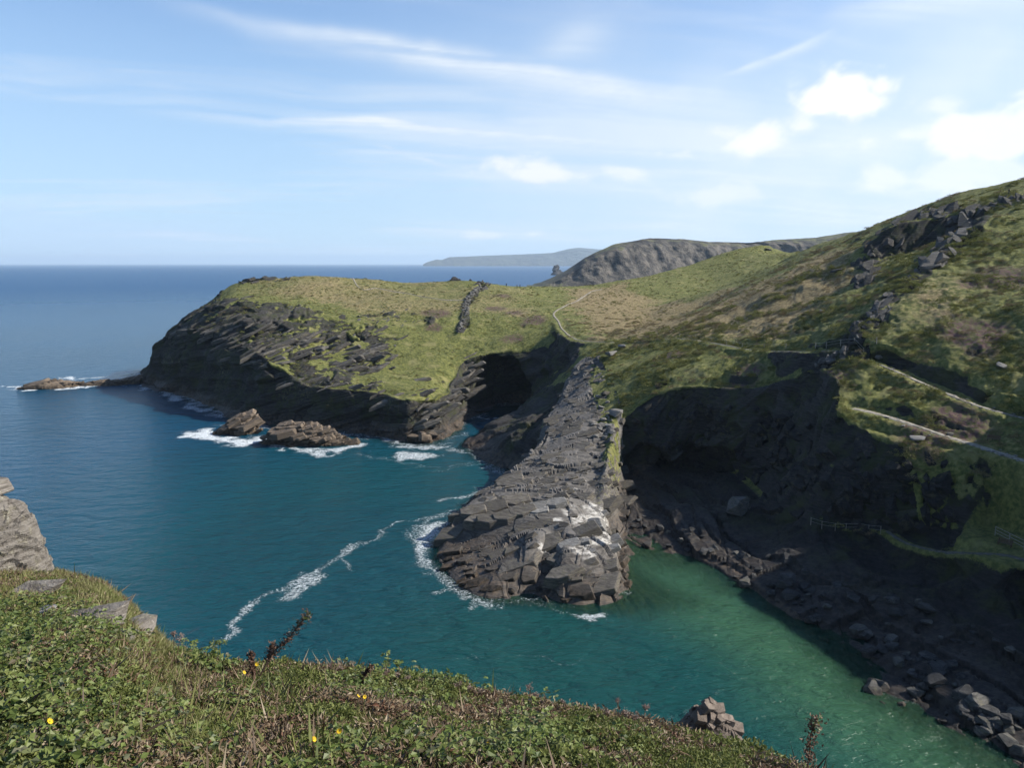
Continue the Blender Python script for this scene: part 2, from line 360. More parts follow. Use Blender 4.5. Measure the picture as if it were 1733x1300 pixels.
_dt = dist_line(_gx, _gy, TERR+[TERR[0]]); _in = in_poly(_gx, _gy, TERR); _tw = sstep(np.where(_in, _dt, -_dt), -.9, .4)
HG = HG*(1-_tw)+8.8*_tw
def ground(x, y): return float(bil(HG, np.array([x], float), np.array([y], float))[0])
def G(u, v):
    """where the view through a point of the photograph meets the land or the sea"""
    d = ray(u, v); s = np.arange(42, 460, .25)/d[1]
    x = d[0]*s; y = d[1]*s; z = EYE+d[2]*s
    h = np.maximum(bil(HG, x, y), 0.0)
    k = np.nonzero(z <= h)[0]
    k = k[0] if len(k) else len(s)-1
    return np.array((x[k], y[k], h[k]))

# ------------------------------------------------------------------ sampled surface
def build_terrain_arrays():
    az = np.concatenate([np.radians(np.arange(-40, -35, .4)), np.radians(np.arange(-35, 35.5, .075)), np.radians(np.arange(35.8, 62, .5))])
    r = np.arange(52, 440, .25)
    NR = 640
    RR = np.zeros((len(az), NR))
    for i, a in enumerate(az):
        x = np.sin(a)*r; y = np.cos(a)*r
        z = np.maximum(bil(HG, x, y), -3.0)
        dz = np.abs(np.diff(z, prepend=z[0]))
        ds = np.sqrt((.30*.25)**2 + dz**2)/r
        ds[z <= -2.99] *= .12
        s = np.cumsum(ds); s /= s[-1]
        RR[i] = np.interp(np.linspace(0, 1, NR), s, r)
    n = 6; k = np.exp(-.5*(np.arange(-n, n+1)/2.5)**2); k /= k.sum()
    P = np.pad(RR, ((n, n), (0, 0)), mode='edge')
    RR = sum(w*P[i:i+len(az)] for i, w in enumerate(k))
    X = np.sin(az)[:, None]*RR; Y = np.cos(az)[:, None]*RR
    Z = bil(HG, X, Y)
    return X, Y, Z
# ------------------------------------------------------------------ sky: cirrus streaks, fair-weather cumulus on the sun side
def sky_clouds():
    azd = np.concatenate([np.arange(-180, -40, 2.0), np.arange(-40, 40, .13), np.arange(40, 181, 2.0)])
    eld = np.concatenate([np.arange(-.2, 26, .12), np.arange(26.5, 88, 2.5)])
    A, E = np.meshgrid(np.radians(azd), np.radians(eld), indexing='ij'); ad = np.degrees(A); ed = np.degrees(E)
    D = np.stack([np.cos(E)*np.sin(A), np.cos(E)*np.cos(A), np.sin(E)], -1)
    zc = np.maximum(D[..., 2], 0)+.10
    lay = np.stack([D[..., 0]/zc, D[..., 1]/zc, zc*0], -1)
    c_, s_ = math.cos(R(-14)), math.sin(R(-14))
    lr = np.stack([(lay[..., 0]*c_-lay[..., 1]*s_)*.35, (lay[..., 0]*s_+lay[..., 1]*c_)*1.3, zc*0], -1)
    lr = lr + .35*np.stack([fbm(lay, 1.3, 3, seed=30), fbm(lay, 1.3, 3, seed=31), zc*0], -1)
    wis = fbm(lr, .8, 6, .6, seed=32)
    thin = fbm(lay, 2.4, 3, seed=33)
    alpha = .52*sstep(wis+.5*thin, -.04, .55)
    n1 = fbm(D, .16, 4, .55, seed=34); n2 = fbm(D*[1, 1, 4.0], .10, 5, .6, seed=35)
    fib = fbm(lr*[1, 5, 1], .9, 5, .62, seed=36)
    def streak(a0, e0, a1, e1, sag, w, st):
        f = (ad-a0)/(a1-a0); e = e0+f*(e1-e0)+4*sag*f*(1-f)
        q = (ed-e-1.1*n1)/np.maximum(w*(.45+.8*np.clip(f, 0, 1.2)), .05)
        q = np.where(q > 0, q*1.5, q*.75)
        return st*np.exp(-q*q)*sstep(f, 0, .5)*sstep(f, 1.15, .8)*np.clip(.72+1.0*fib+.5*n2, 0, 1.2)
    for a in ((-26, 16.6, 14.5, 10.7, .25, 1.0, .95), (-27, 9.8, 8.5, 8.2, .3, .55, .9), (-12, 8.4, -3, 6.4, 0, .22, .45), (9, 17, -1, 9.5, 1, 2.4, .35), (12, 11.5, 21, 14.8, 0, .35, .5), (3, 7.2, 9, 9.6, 0, .22, .45),
              (-10, 5, 18, 5.3, 0, .35, .35), (-22, 6.2, 0, 5.8, 0, .25, .18), (18, 15.5, 34, 15.2, .4, 1.0, .6), (20, 19, 34, 17, .4, 1.4, .45)):
        alpha = np.maximum(alpha, streak(*a))
    # milky veil thickening towards the sun
    veil = sstep(ad, -20, 30)*sstep(ed, 27, 4)*sstep(np.abs(ad-68), 150, 60)
    alpha = np.clip(np.maximum(alpha, 0)+veil*np.clip(.70+.5*n1+.35*wis, 0, .92)*(1-alpha), 0, 1)
    # cumulus
    wx = D + .035*np.stack([fbm(D, .12, 3, seed=40), fbm(D, .12, 3, seed=41), fbm(D, .12, 3, seed=42)], -1)
    puff = fbm(wx*[1, 1, 1.5], .085, 7, .56, seed=43)
    cum = np.zeros_like(ad); grey = np.zeros_like(ad)
    for a, e, ra, re, st in ((22.5, 9.9, 4.4, 2.0, 1), (18, 7.8, 7.0, 2.0, .85), (31, 7.8, 7.5, 1.8, .8), (1.8, 6.1, 3.8, 1.1, .75), (8.6, 6.2, 2.2, .9, .5), (26, 5.2, 8, 1.5, .55), (14, 4.6, 7, 1.3, .45), (-1.2, 2.0, 1.5, .4, .5), (1.4, 2.1, 1.2, .4, .5),
                         (35, 13, 3, 1.4, .6), (14.5, 8.6, 2.2, 1.2, .6), (19.5, 8.9, 2.0, 1.3, .75), (26, 8.0, 2.6, 1.2, .55), (34, 8.4, 2.6, 1.0, .8), (24.3, 10.9, 1.8, 1.2, .9), (28, 9.6, 2.2, .9, .5), (11.5, 7.4, 2.5, .9, .5), (33, 10, 2.5, .8, .5), (42, 10, 6, 2.2, .9), (54, 8, 7, 2.2, .9), (66, 12, 8, 2.6, .9), (84, 9, 9, 2.4, .9), (110, 10, 9, 2.4, .8)):
        qa = (ad-a)/ra; qe = (ed-e)/re; qe = np.where(qe < 0, qe*1.35, qe)
        g = 1-np.sqrt(qa*qa+qe*qe)
        c = st*sstep(.85*g+1.6*puff+.10, .0, .70)
        grey = np.where(c > cum, np.clip(-qe*.6, 0, 1), grey); cum = np.maximum(cum, c)
    alpha = np.clip(alpha+(1-alpha)*cum, 0, 1)
    col = np.stack([.42+.04*n1, .46+.03*n1, .51+0*n1], -1)
    col = col + (np.array((.53, .53, .53))-col)*cum[..., None]
    col = col*(1-.20*(grey*cum*sstep(puff, .3, -.3))[..., None]); col = col*(1+.10*sstep(ad, -5, 40)*sstep(ad, 150, 80))[..., None]
    bank = .40*sstep(ed+1.2*n2+.9*n1, 3.7, 2.2)*sstep(ed, .2, 1.4)*sstep(ad, -11, -27)*sstep(ad, -80, -50)
    col = col+(np.array((.30, .39, .53))-col)*(bank/np.maximum(alpha+bank, 1e-3))[..., None]; alpha = np.clip(alpha+bank, 0, 1)
    V_ = (D*90000).reshape(-1, 3); n0, n1_ = ad.shape
    i_, j_ = np.meshgrid(np.arange(n0-1), np.arange(n1_-1), indexing='ij'); a = (i_*n1_+j_).ravel()
    me = mesh_np('sky', V_, np.stack([a, a+1, a+n1_+1, a+n1_], 1))
    at = me.attributes.new('cloud', 'FLOAT_COLOR', 'POINT')
    at.data.foreach_set('color', np.concatenate([col, alpha[..., None]], -1).astype(np.float32).ravel())
    m, t, b = material('cloud'); t.n.remove(b); m.cycles.emission_sampling = 'NONE'
    ca = t.new('ShaderNodeAttribute', attribute_name='cloud')
    em = t.new('ShaderNodeEmission'); t.inp(em.inputs[0], ca.outputs['Color']); tr = t.new('ShaderNodeBsdfTransparent'); mx = t.new('ShaderNodeMixShader')
    t.inp(mx.inputs[0], ca.outputs['Alpha']); t.inp(mx.inputs[1], tr.outputs[0]); t.inp(mx.inputs[2], em.outputs[0]); t.inp(t.n['Material Output'].inputs[0], mx.outputs[0])
    add_obj('sky', me, m, kind='structure')
sky_clouds()

# ------------------------------------------------------------------ paths (plan lines on the land)
def GL(*uv): return [G(*p) for p in uv]
def smooth_line(pts, step=1.0):
    pts = [np.asarray(p, float)[:2] for p in pts]
    P = [2*pts[0]-pts[1]] + pts + [2*pts[-1]-pts[-2]]
    out = []
    for i in range(1, len(P)-2):
        n = max(int(np.linalg.norm(P[i+1]-P[i])/step), 1)
        for k in range(n):
            t_ = k/n
            out.append(.5*((2*P[i]) + (-P[i-1]+P[i+1])*t_ + (2*P[i-1]-5*P[i]+4*P[i+1]-P[i+2])*t_**2 + (-P[i-1]+3*P[i]-3*P[i+1]+P[i+2])*t_**3))
    out.append(pts[-1]); return np.array(out)
PATHS = {
 'upper': (smooth_line(upath[1:8]), .42), 'lower': (smooth_line(lpath[:7]), .68),
 'valley': (smooth_line(GL((1018, 489), (1000, 494), (975, 510), (952, 520), (937, 531), (945, 543), (950, 555), (960, 566), (968, 571))), .40),
 'spur': (smooth_line(GL((968, 571), (985, 577), (1045, 580), (1075, 577), (1140, 573), (1200, 580), (1260, 591), (1300, 592), (1380, 592), (1436, 592))), .22),
 'crest': (smooth_line(GL((570, 464), (600, 476), (640, 488), (700, 499), (760, 508), (795, 508))), .35),
 'shore': (smooth_line([p for p in ledge[3:]]), .4),
}

for _nm, (_pl, _w) in PATHS.items():
    if _nm in ('crest',): continue
    _zl = bil(HG, _pl[:, 0], _pl[:, 1])
    if _nm in ('upper', 'lower'):
        _src = np.array(upath[1:8] if _nm == 'upper' else lpath[:7]); _s = np.concatenate([[0], np.cumsum(np.linalg.norm(np.diff(_src[:, :2], axis=0), axis=1))]); _s2 = np.concatenate([[0], np.cumsum(np.linalg.norm(np.diff(_pl, axis=0), axis=1))])
        _zl = np.interp(_s2*_s[-1]/_s2[-1], _s, _src[:, 2])
    _zl = np.convolve(np.pad(_zl, 6, mode='edge'), np.ones(13)/13, 'valid')
    _x0, _x1 = int((_pl[:, 0].min()-6-X0)/CELL), int((_pl[:, 0].max()+6-X0)/CELL); _y0, _y1 = int((_pl[:, 1].min()-6-Y0)/CELL), int((_pl[:, 1].max()+6-Y0)/CELL)
    _sx = _gx[_y0:_y1, _x0:_x1]; _sy = _gy[_y0:_y1, _x0:_x1]; _bd = np.full(_sx.shape, 1e9); _bz = np.zeros(_sx.shape)
    for k in range(len(_pl)):
        _d = np.hypot(_sx-_pl[k, 0], _sy-_pl[k, 1]); _m = _d < _bd; _bd[_m] = _d[_m]; _bz[_m] = _zl[k]
    _t = sstep(_bd, _w+2.6, _w+.6); HG[_y0:_y1, _x0:_x1] = HG[_y0:_y1, _x0:_x1]*(1-_t)+_bz*_t
TX, TY, TZ = build_terrain_arrays()

# ------------------------------------------------------------------ masks, relief and material weights of the land
nA, nR = TX.shape
P0 = np.stack([TX, TY, TZ], -1)
X, Y, Z = TX, TY, TZ
hgy, hgx = np.gradient(blur(HG, 1.2), CELL)
sx = bil(hgx, X, Y); sy = bil(hgy, X, Y); SL = np.hypot(sx, sy)
NRM = np.stack([-sx, -sy, np.ones_like(sx)], -1); NRM /= np.linalg.norm(NRM, axis=-1, keepdims=True)
prom_poly = [p[:2] for p in coast_prom[:-1]] + [Wp(1052, 880)[:2], Zp(1048, 800, 2)[:2], Dp(1050, 745, 150)[:2], Dp(1048, 700, 166)[:2], Dp(1030, 650, 182)[:2], Dp(1015, 606, 202)[:2], Dp(985, 606, 206)[:2], Dp(955, 640, 197)[:2], Dp(938, 680, 183)[:2], Dp(922, 715, 170)[:2]]
def grow(poly, d):
    c = np.mean(np.array(poly), 0); return [np.array(p)+(np.array(p)-c)/max(np.linalg.norm(np.array(p)-c), 1e-6)*d for p in poly]
PROM = in_poly(X, Y, grow(prom_poly, 1.5))
n_big = fbm(P0, 16, 3, seed=1); n_mid = fbm(P0, 5, 3, seed=2); n_sm = fbm(P0, 1.4, 2, seed=3)
rock = sstep(SL + .45*n_mid + .2*n_sm, .74, 1.02)
shore_z = 3.0 + 1.2*n_mid
rock = np.maximum(rock, sstep(Z, shore_z+.8, shore_z-.8))
def poly_uv(*uv): return [p[:2] for p in GL(*uv)]
def soft_poly(poly, soft=4.0, amp=3.0):
    d = dist_line(X, Y, list(poly)+[poly[0]]); ins = in_poly(X, Y, poly)
    sd_ = np.where(ins, d, -d) + amp*n_mid + .5*amp*n_sm
    return sstep(sd_, -soft*.5, soft*.5)
# bedded ledges below the headland's grass
ledges = soft_poly(poly_uv((290, 555), (345, 525), (400, 512), (480, 516), (530, 540), (590, 548), (625, 556), (655, 590), (650, 615), (610, 640), (640, 668), (470, 660), (380, 640), (280, 600)), 5, 8)
rock = np.maximum(rock, ledges*sstep(n_mid + .6*n_sm + .35*n_big + .45*sstep(X, -55, -85), -.20, .10))
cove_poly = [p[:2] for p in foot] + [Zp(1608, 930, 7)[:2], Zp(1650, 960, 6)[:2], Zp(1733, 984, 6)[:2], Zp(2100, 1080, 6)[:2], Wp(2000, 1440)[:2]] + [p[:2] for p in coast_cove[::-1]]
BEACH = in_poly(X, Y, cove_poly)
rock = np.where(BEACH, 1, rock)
# middle rib and root of the promontory
rib = soft_poly([Wp(868, 708)[:2], Dp(900, 672, 210)[:2], Dp(930, 655, 210)[:2], Dp(945, 660, 200)[:2], Dp(940, 700, 185)[:2], Wp(900, 806)[:2], Wp(815, 776)[:2], Wp(788, 756)[:2]], 3, 2)
rock = np.maximum(rock, rib)
# bands of outcrop on the hill
def strip(pts, w, thr=-.1, amp=1.0):
    d = dist_line(X, Y, pts); return sstep(w*(1+.7*n_mid)-d, -.6, .9)*sstep(n_mid*amp+.5*n_sm, thr-.25, thr+.1)
spine_rock = strip(spine[1:7], 2.4, -.15)
rock = np.maximum(rock, spine_rock)
rock = np.maximum(rock, strip(GL((1420, 603), (1395, 612), (1370, 622)), 3.0, -.4))
rock = np.maximum(rock, strip(GL((1345, 640), (1400, 610)), 2.0, -.5))
rock = np.maximum(rock, strip(GL((392, 478), (425, 476), (460, 474)), 2.5, -.3))
rock = np.maximum(rock, strip(GL((800, 474), (815, 485), (800, 500), (785, 520), (788, 540), (778, 562)), 1.6, -.35))
rock = np.maximum(rock, .8*strip(GL((590, 535), (640, 532), (690, 535), (720, 545)), 3.0, .12))
pathd = np.full(X.shape, 1e9); pathw = np.zeros(X.shape)
for nm, (pl, w) in PATHS.items():
    d = dist_line(X, Y, pl[::2] if len(pl) > 60 else pl)
    pathd = np.minimum(pathd, d-w)
flat = sstep(pathd, 0.0, 1.6)
# promontory: bare rock with grass on its landward shoulder
pg = soft_poly([Dp(1000, 605, 202)[:2], Dp(1055, 640, 182)[:2], Dp(1052, 700, 166)[:2], Dp(1050, 745, 150)[:2], Dp(1042, 775, 139)[:2], Dp(1022, 775, 141)[:2], Dp(1015, 730, 156)[:2], Dp(1008, 690, 172)[:2], Dp(995, 650, 187)[:2]], 2, 2)
rock = np.where(PROM, np.maximum(1-pg, sstep(n_mid+.7*n_sm, .0, .3)), rock)
rock = rock*flat
slope_g = (X > Dp(1545, 760, 112)[0]) & (Y < 122) & (Z > 8.2); rock = np.where(slope_g, rock*sstep(n_mid+.9*n_sm+.3*fbm(P0, .6, 2, seed=77), -.1, .7), rock)
terr_m = soft_poly(TERR, 1.0, .3); rock = rock*(1-terr_m)
# relief ---------------------------------------------------------------
warp = .7*fbm(P0, 9, 2, seed=11)
fr_head = frame_from((-.36, -.22, 1), (1, .3, 0)); fr_prom = frame_from((-.30, -.42, 1), (.25, 1, 0)); fr_cliff = frame_from((-.75, -.25, .8), (.3, 1, 0))
isl = (X > 14) & ~PROM
def rock_relief(p, warp, fr, sc, seed, groove=1.0, fine=1.0):
    """ledges of bedded slate: long steps along the beds, broken by joints"""
    n = fr[0]; st = (p@n)
    wv = warp*1.3 + 1.6*sc*(vnoise(st*.22/sc+seed, st*0, st*0)-.5)
    v1, e1 = blocks(p, fr, (2.3*sc, 11.0*sc, 7.0*sc), seed, wv)
    l1 = hash3(np.floor((st+wv)/(1.25*sc)), st*0, st*0, seed+7)
    v2, e2 = blocks(p, fr, (.85*sc, 4.6*sc, 2.6*sc), seed+20, wv*.8)
    v3, e3 = blocks(p, fr, (.33*sc, 1.9*sc, 1.1*sc), seed+40, wv*.6)
    d = 1.25*sc*(v1-.5) + .55*sc*(l1-.5) + .50*sc*(v2-.5) + fine*.16*sc*(v3-.5)
    return d - groove*.55*sc*sstep(e1, .10*sc, 0), .5*v1+.5*v2
dh, vh = rock_relief(P0, warp, fr_head, 1.7, 1, .3); dp, vp = rock_relief(P0, warp, fr_prom, 1.25, 2, .25, .12); dc, vc = rock_relief(P0, warp, fr_cliff, 1.5, 3, .4)
drock = np.where(PROM, dp*.65, np.where(isl, dc*.8, dh))
tone = np.where(PROM, vp, np.where(isl, vc, vh))
del dh, dp, dc, vh, vp, vc
drock = np.where(PROM & (Y > 116.3) & (Y < 123) & (X < 9), drock*.15, drock); drock = np.where(PROM & (SL > .9), drock*.45, drock)
drock += np.where(PROM, .5, 1.5)*fbm(P0, 13, 3, seed=5)
small = np.where(Z < 0, .5, 1.0)
# tussocky turf: deeper on the steep slope to the right
tus = sstep(X, 30, 60)*sstep(Y, 210, 170)
clump = fbm(P0*[1, 1, 1.6], 2.6, 3, seed=8); dgrass = (.24+.42*tus)*clump + .55*n_big + (.10+.12*tus)*fbm(P0, .8, 2, seed=9)
P1 = P0 + NRM*(rock*drock*small)[..., None]
P1[..., 2] += (1-rock)*dgrass*(1-.8*terr_m)*flat*np.where(Z > 1, 1, .3) - .10*(1-flat)
# sea cave in the headland and the dark hollow at the back of the cove
def carve(cx, cz, hw, hh, y0, y1, depth, lean=0.0, rag=.9):
    q = ((X-cx-lean*(Z-cz))/hw)**2 + ((Z-cz)/hh)**2 + rag*fbm(P0, 5, 3, seed=71)
    m_ = (Y > y0) & (Y < y1) & (Z > -2)
    k = np.where(m_, np.sqrt(np.clip(1-q, 0, 1)), 0)
    return depth*np.clip(k*1.6, 0, 1)
ccx = Dp(846, 650, 238)[0]
cv = carve(ccx, 2.0, 9.8, 15.5, 220, 254, 20.0, -.05, .35)
P1[..., 1] += cv; P1[..., 0] += .25*cv
cv2 = carve(Dp(1205, 820, 148)[0], 0.0, 9.5, 9.0, 138, 164, 8.0, .5) + carve(Dp(1085, 800, 152)[0], 0.0, 5, 9, 138, 170, 5.0, .4)
P1[..., 1] += cv2
# weights ---------------------------------------------------------------
brown = soft_poly(poly_uv((1010, 575), (1100, 545), (1200, 520), (1300, 475), (1370, 440), (1440, 405), (1440, 470), (1380, 520), (1330, 560), (1200, 565), (1060, 585)), 14, 8)
brown2 = soft_poly(poly_uv((960, 490), (1060, 480), (1090, 500), (1180, 505), (1260, 480), (1240, 500), (1100, 550), (1000, 570), (970, 540)), 12, 8)
brown3 = soft_poly(poly_uv((1540, 500), (1640, 500), (1660, 530), (1560, 530)), 8, 8)
headtop = soft_poly(poly_uv((400, 500), (520, 466), (800, 480), (900, 490), (930, 540), (800, 530), (620, 545), (560, 515)), 16, 8)
dry = np.clip(.22*sstep(X, 20, 55)*sstep(Y, 240, 190)+.85*brown + .8*brown2 + .5*brown3 + .5*headtop + .35*n_big, 0, 1)
heath = np.zeros(X.shape)
for u, v, r_ in ((738, 530, 6), (735, 555, 3), (850, 500, 4), (840, 522, 5), (870, 530, 4), (905, 540, 5), (860, 575, 4), (1130, 600, 4), (1260, 640, 4), (1400, 640, 5), (1560, 735, 5), (1620, 720, 5), (1650, 560, 7), (1690, 470, 7)):
    g_ = G(u, v); heath = np.maximum(heath, sstep(1-np.hypot(X-g_[0], Y-g_[1])/(r_*1.3)+.5*n_mid, .1, .6))
wet = sstep(Z, 4.5+1.5*n_mid, 1.5+1.0*n_mid)
white = np.zeros(X.shape)
for u, v, r_ in ((1005, 890, 4.2), (1022, 915, 3.4), (1010, 870, 2.5), (992, 935, 2.0), (925, 860, 1.6), (945, 880, 1.2), (915, 930, .8), (985, 815, .6), (970, 830, .8), (1035, 605, 1.5)):
    g_ = G(u, v); white = np.maximum(white, sstep(1-np.hypot(X-g_[0], Y-g_[1])/(r_*1.3)+.6*n_sm, .15, .5))
lich = np.maximum(sstep(n_big+.5*n_mid, .05, .5), 0)*sstep(Z, 4, 9)
lich = np.maximum(lich, np.where(PROM, sstep(2.2-dist_line(X, Y, L(Dp(1040, 770, 141), Dp(1026, 805, 133), Dp(1016, 850, 126)))+1.2*n_sm, 0, 1), 0))
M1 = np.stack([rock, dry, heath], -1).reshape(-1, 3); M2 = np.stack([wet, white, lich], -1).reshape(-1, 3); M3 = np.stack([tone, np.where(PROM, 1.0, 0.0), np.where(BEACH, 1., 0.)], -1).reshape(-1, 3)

# ------------------------------------------------------------------ land material
def land_material():
    m, t, b = material('turf_and_slate')
    pos = t.new('ShaderNodeNewGeometry').outputs['Position']
    def split(nm):
        s_ = t.new('ShaderNodeSeparateColor'); t.inp(s_.inputs[0], t.attr(nm, 'Color')); return s_.outputs
    k, dry_, he = split('M1'); wt, wh, li = split('M2'); tn, pr, be = split('M3')
    n1 = t.noise(pos, .22, 5, .6); n2 = t.noise(pos, 1.3, 5, .62); n3 = t.noise(pos, 5.0, 4, .65)
    # turf
    green = t.mix(t.ss(n2, .35, .66), (.062, .072, .020), (.160, .160, .048))
    green = t.mix(t.ss(n1, .52, .70), green, (.185, .172, .068))
    straw = t.mix(t.ss(n2, .35, .7), (.120, .090, .045), (.270, .215, .110))
    g = t.mix(t.ss(t.m('ADD', dry_, t.m('MULTIPLY', t.m('SUBTRACT', n2, .5), 1.3)), .25, .8), green, straw)
    g = t.mix(t.m('MULTIPLY', he, t.ss(n2, .35, .6)), g, (.085, .048, .050))
    g = t.mix(t.ss(n3, .58, .74, 0, .45), g, (.030, .040, .013))
    # slate: thin bedding lines, blocks of slightly different tone
    lay = t.mapping(pos, scale=(.35, .35, 3.2), rot=(R(-16), R(20), 0))
    bed = t.noise(lay, 1.4, 6, .68, .3)
    rk = t.mix(t.ss(bed, .3, .72), t.mix(pr, (.008, .0075, .0075), (.034, .031, .029)), t.mix(pr, (.042, .038, .034), (.140, .127, .112)))  # rock off the promontory is darker: the cliffs' deep shade put into the colour
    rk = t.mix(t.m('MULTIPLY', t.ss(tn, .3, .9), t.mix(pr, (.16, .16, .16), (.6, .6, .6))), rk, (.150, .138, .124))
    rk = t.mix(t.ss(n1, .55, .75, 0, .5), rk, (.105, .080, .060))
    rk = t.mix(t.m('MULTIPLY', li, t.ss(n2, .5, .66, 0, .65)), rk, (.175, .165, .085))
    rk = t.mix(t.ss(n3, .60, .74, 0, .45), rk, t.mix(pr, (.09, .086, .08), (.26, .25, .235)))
    rk = t.mix(t.m('MULTIPLY', wh, t.ss(t.m('ADD', t.m('MULTIPLY', n2, .5), t.m('MULTIPLY', bed, .5)), .40, .60)), rk, (.42, .40, .365))
    rk = t.mix(t.m('MULTIPLY', wt, .72), rk, t.mix(t.ss(n2, .4, .62), (.024, .019, .015), (.085, .060, .040)))
    rk = t.mix(t.m('MULTIPLY', be, .6), rk, t.mix(t.ss(n2, .35, .7), (.005, .005, .005), (.022, .021, .020)))  # shore rock darkened again, its shade painted into the slate
    rk = t.mix(t.m('MULTIPLY', t.m('SUBTRACT', 1, pr), t.m('MULTIPLY', t.m('SUBTRACT', 1, wt), t.ss(t.m('ADD', n1, t.m('MULTIPLY', n2, .5)), .68, .90, 0, .75))), rk, (.030, .036, .012))
    kk = t.ss(t.m('ADD', k, t.m('MULTIPLY', t.m('SUBTRACT', n3, .5), .7)), .35, .62)
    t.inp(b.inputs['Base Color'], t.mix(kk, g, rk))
    t.inp(b.inputs['Roughness'], t.m('SUBTRACT', .95, t.m('MULTIPLY', t.m('MULTIPLY', wt, kk), .35)))
    hgt = t.m('ADD', t.m('MULTIPLY', t.mix(kk, n3, bed), 1.0), t.m('MULTIPLY', n2, .6))
    t.inp(b.inputs['Normal'], t.bump(hgt, .75, .35))
    return m
MAT_LAND = land_material()
V = P1.reshape(-1, 3)
ii, jj = np.meshgrid(np.arange(nA-1), np.arange(nR-1), indexing='ij')
a_ = (ii*nR+jj).ravel(); FC = np.stack([a_, a_+nR, a_+nR+1, a_+1], 1)
fz = V[FC, 2].max(1); fx_ = V[FC, 0].mean(1); fy_ = V[FC, 1].mean(1)
keep = fz > -3.4
reg = np.zeros(len(FC), int)                                   # 0 headland  1 hillside 2 promontory 3 beach
hill_line = Dp(975, 600, 218)
reg[(fx_ > hill_line[0]) & (fy_ < 470)] = 1
reg[(fx_ > 0.088*fy_) & (fy_ > 200)] = 1
reg[BEACH.ravel()[FC[:, 0]]] = 3
reg[PROM.ravel()[FC[:, 0]]] = 2
def sub_land(name, k, **kw):
    f = FC[keep & (reg == k)]
    used = np.unique(f); mp = np.zeros(len(V), np.int64); mp[used] = np.arange(len(used))
    me = mesh_np(name, V[used], mp[f], smooth=(k != 2))
    set_col(me, 'M1', M1[used]); set_col(me, 'M2', M2[used]); set_col(me, 'M3', M3[used])
    return add_obj(name, me, MAT_LAND, **kw)
sub_land('headland', 0, kind='structure'); sub_land('hillside', 1, kind='structure'); sub_land('rocky_shore', 3, kind='structure')
promontory = sub_land('rock_promontory', 2, label='long bare ridge of tilted slate slabs running out between the two coves', cat='rock ridge')

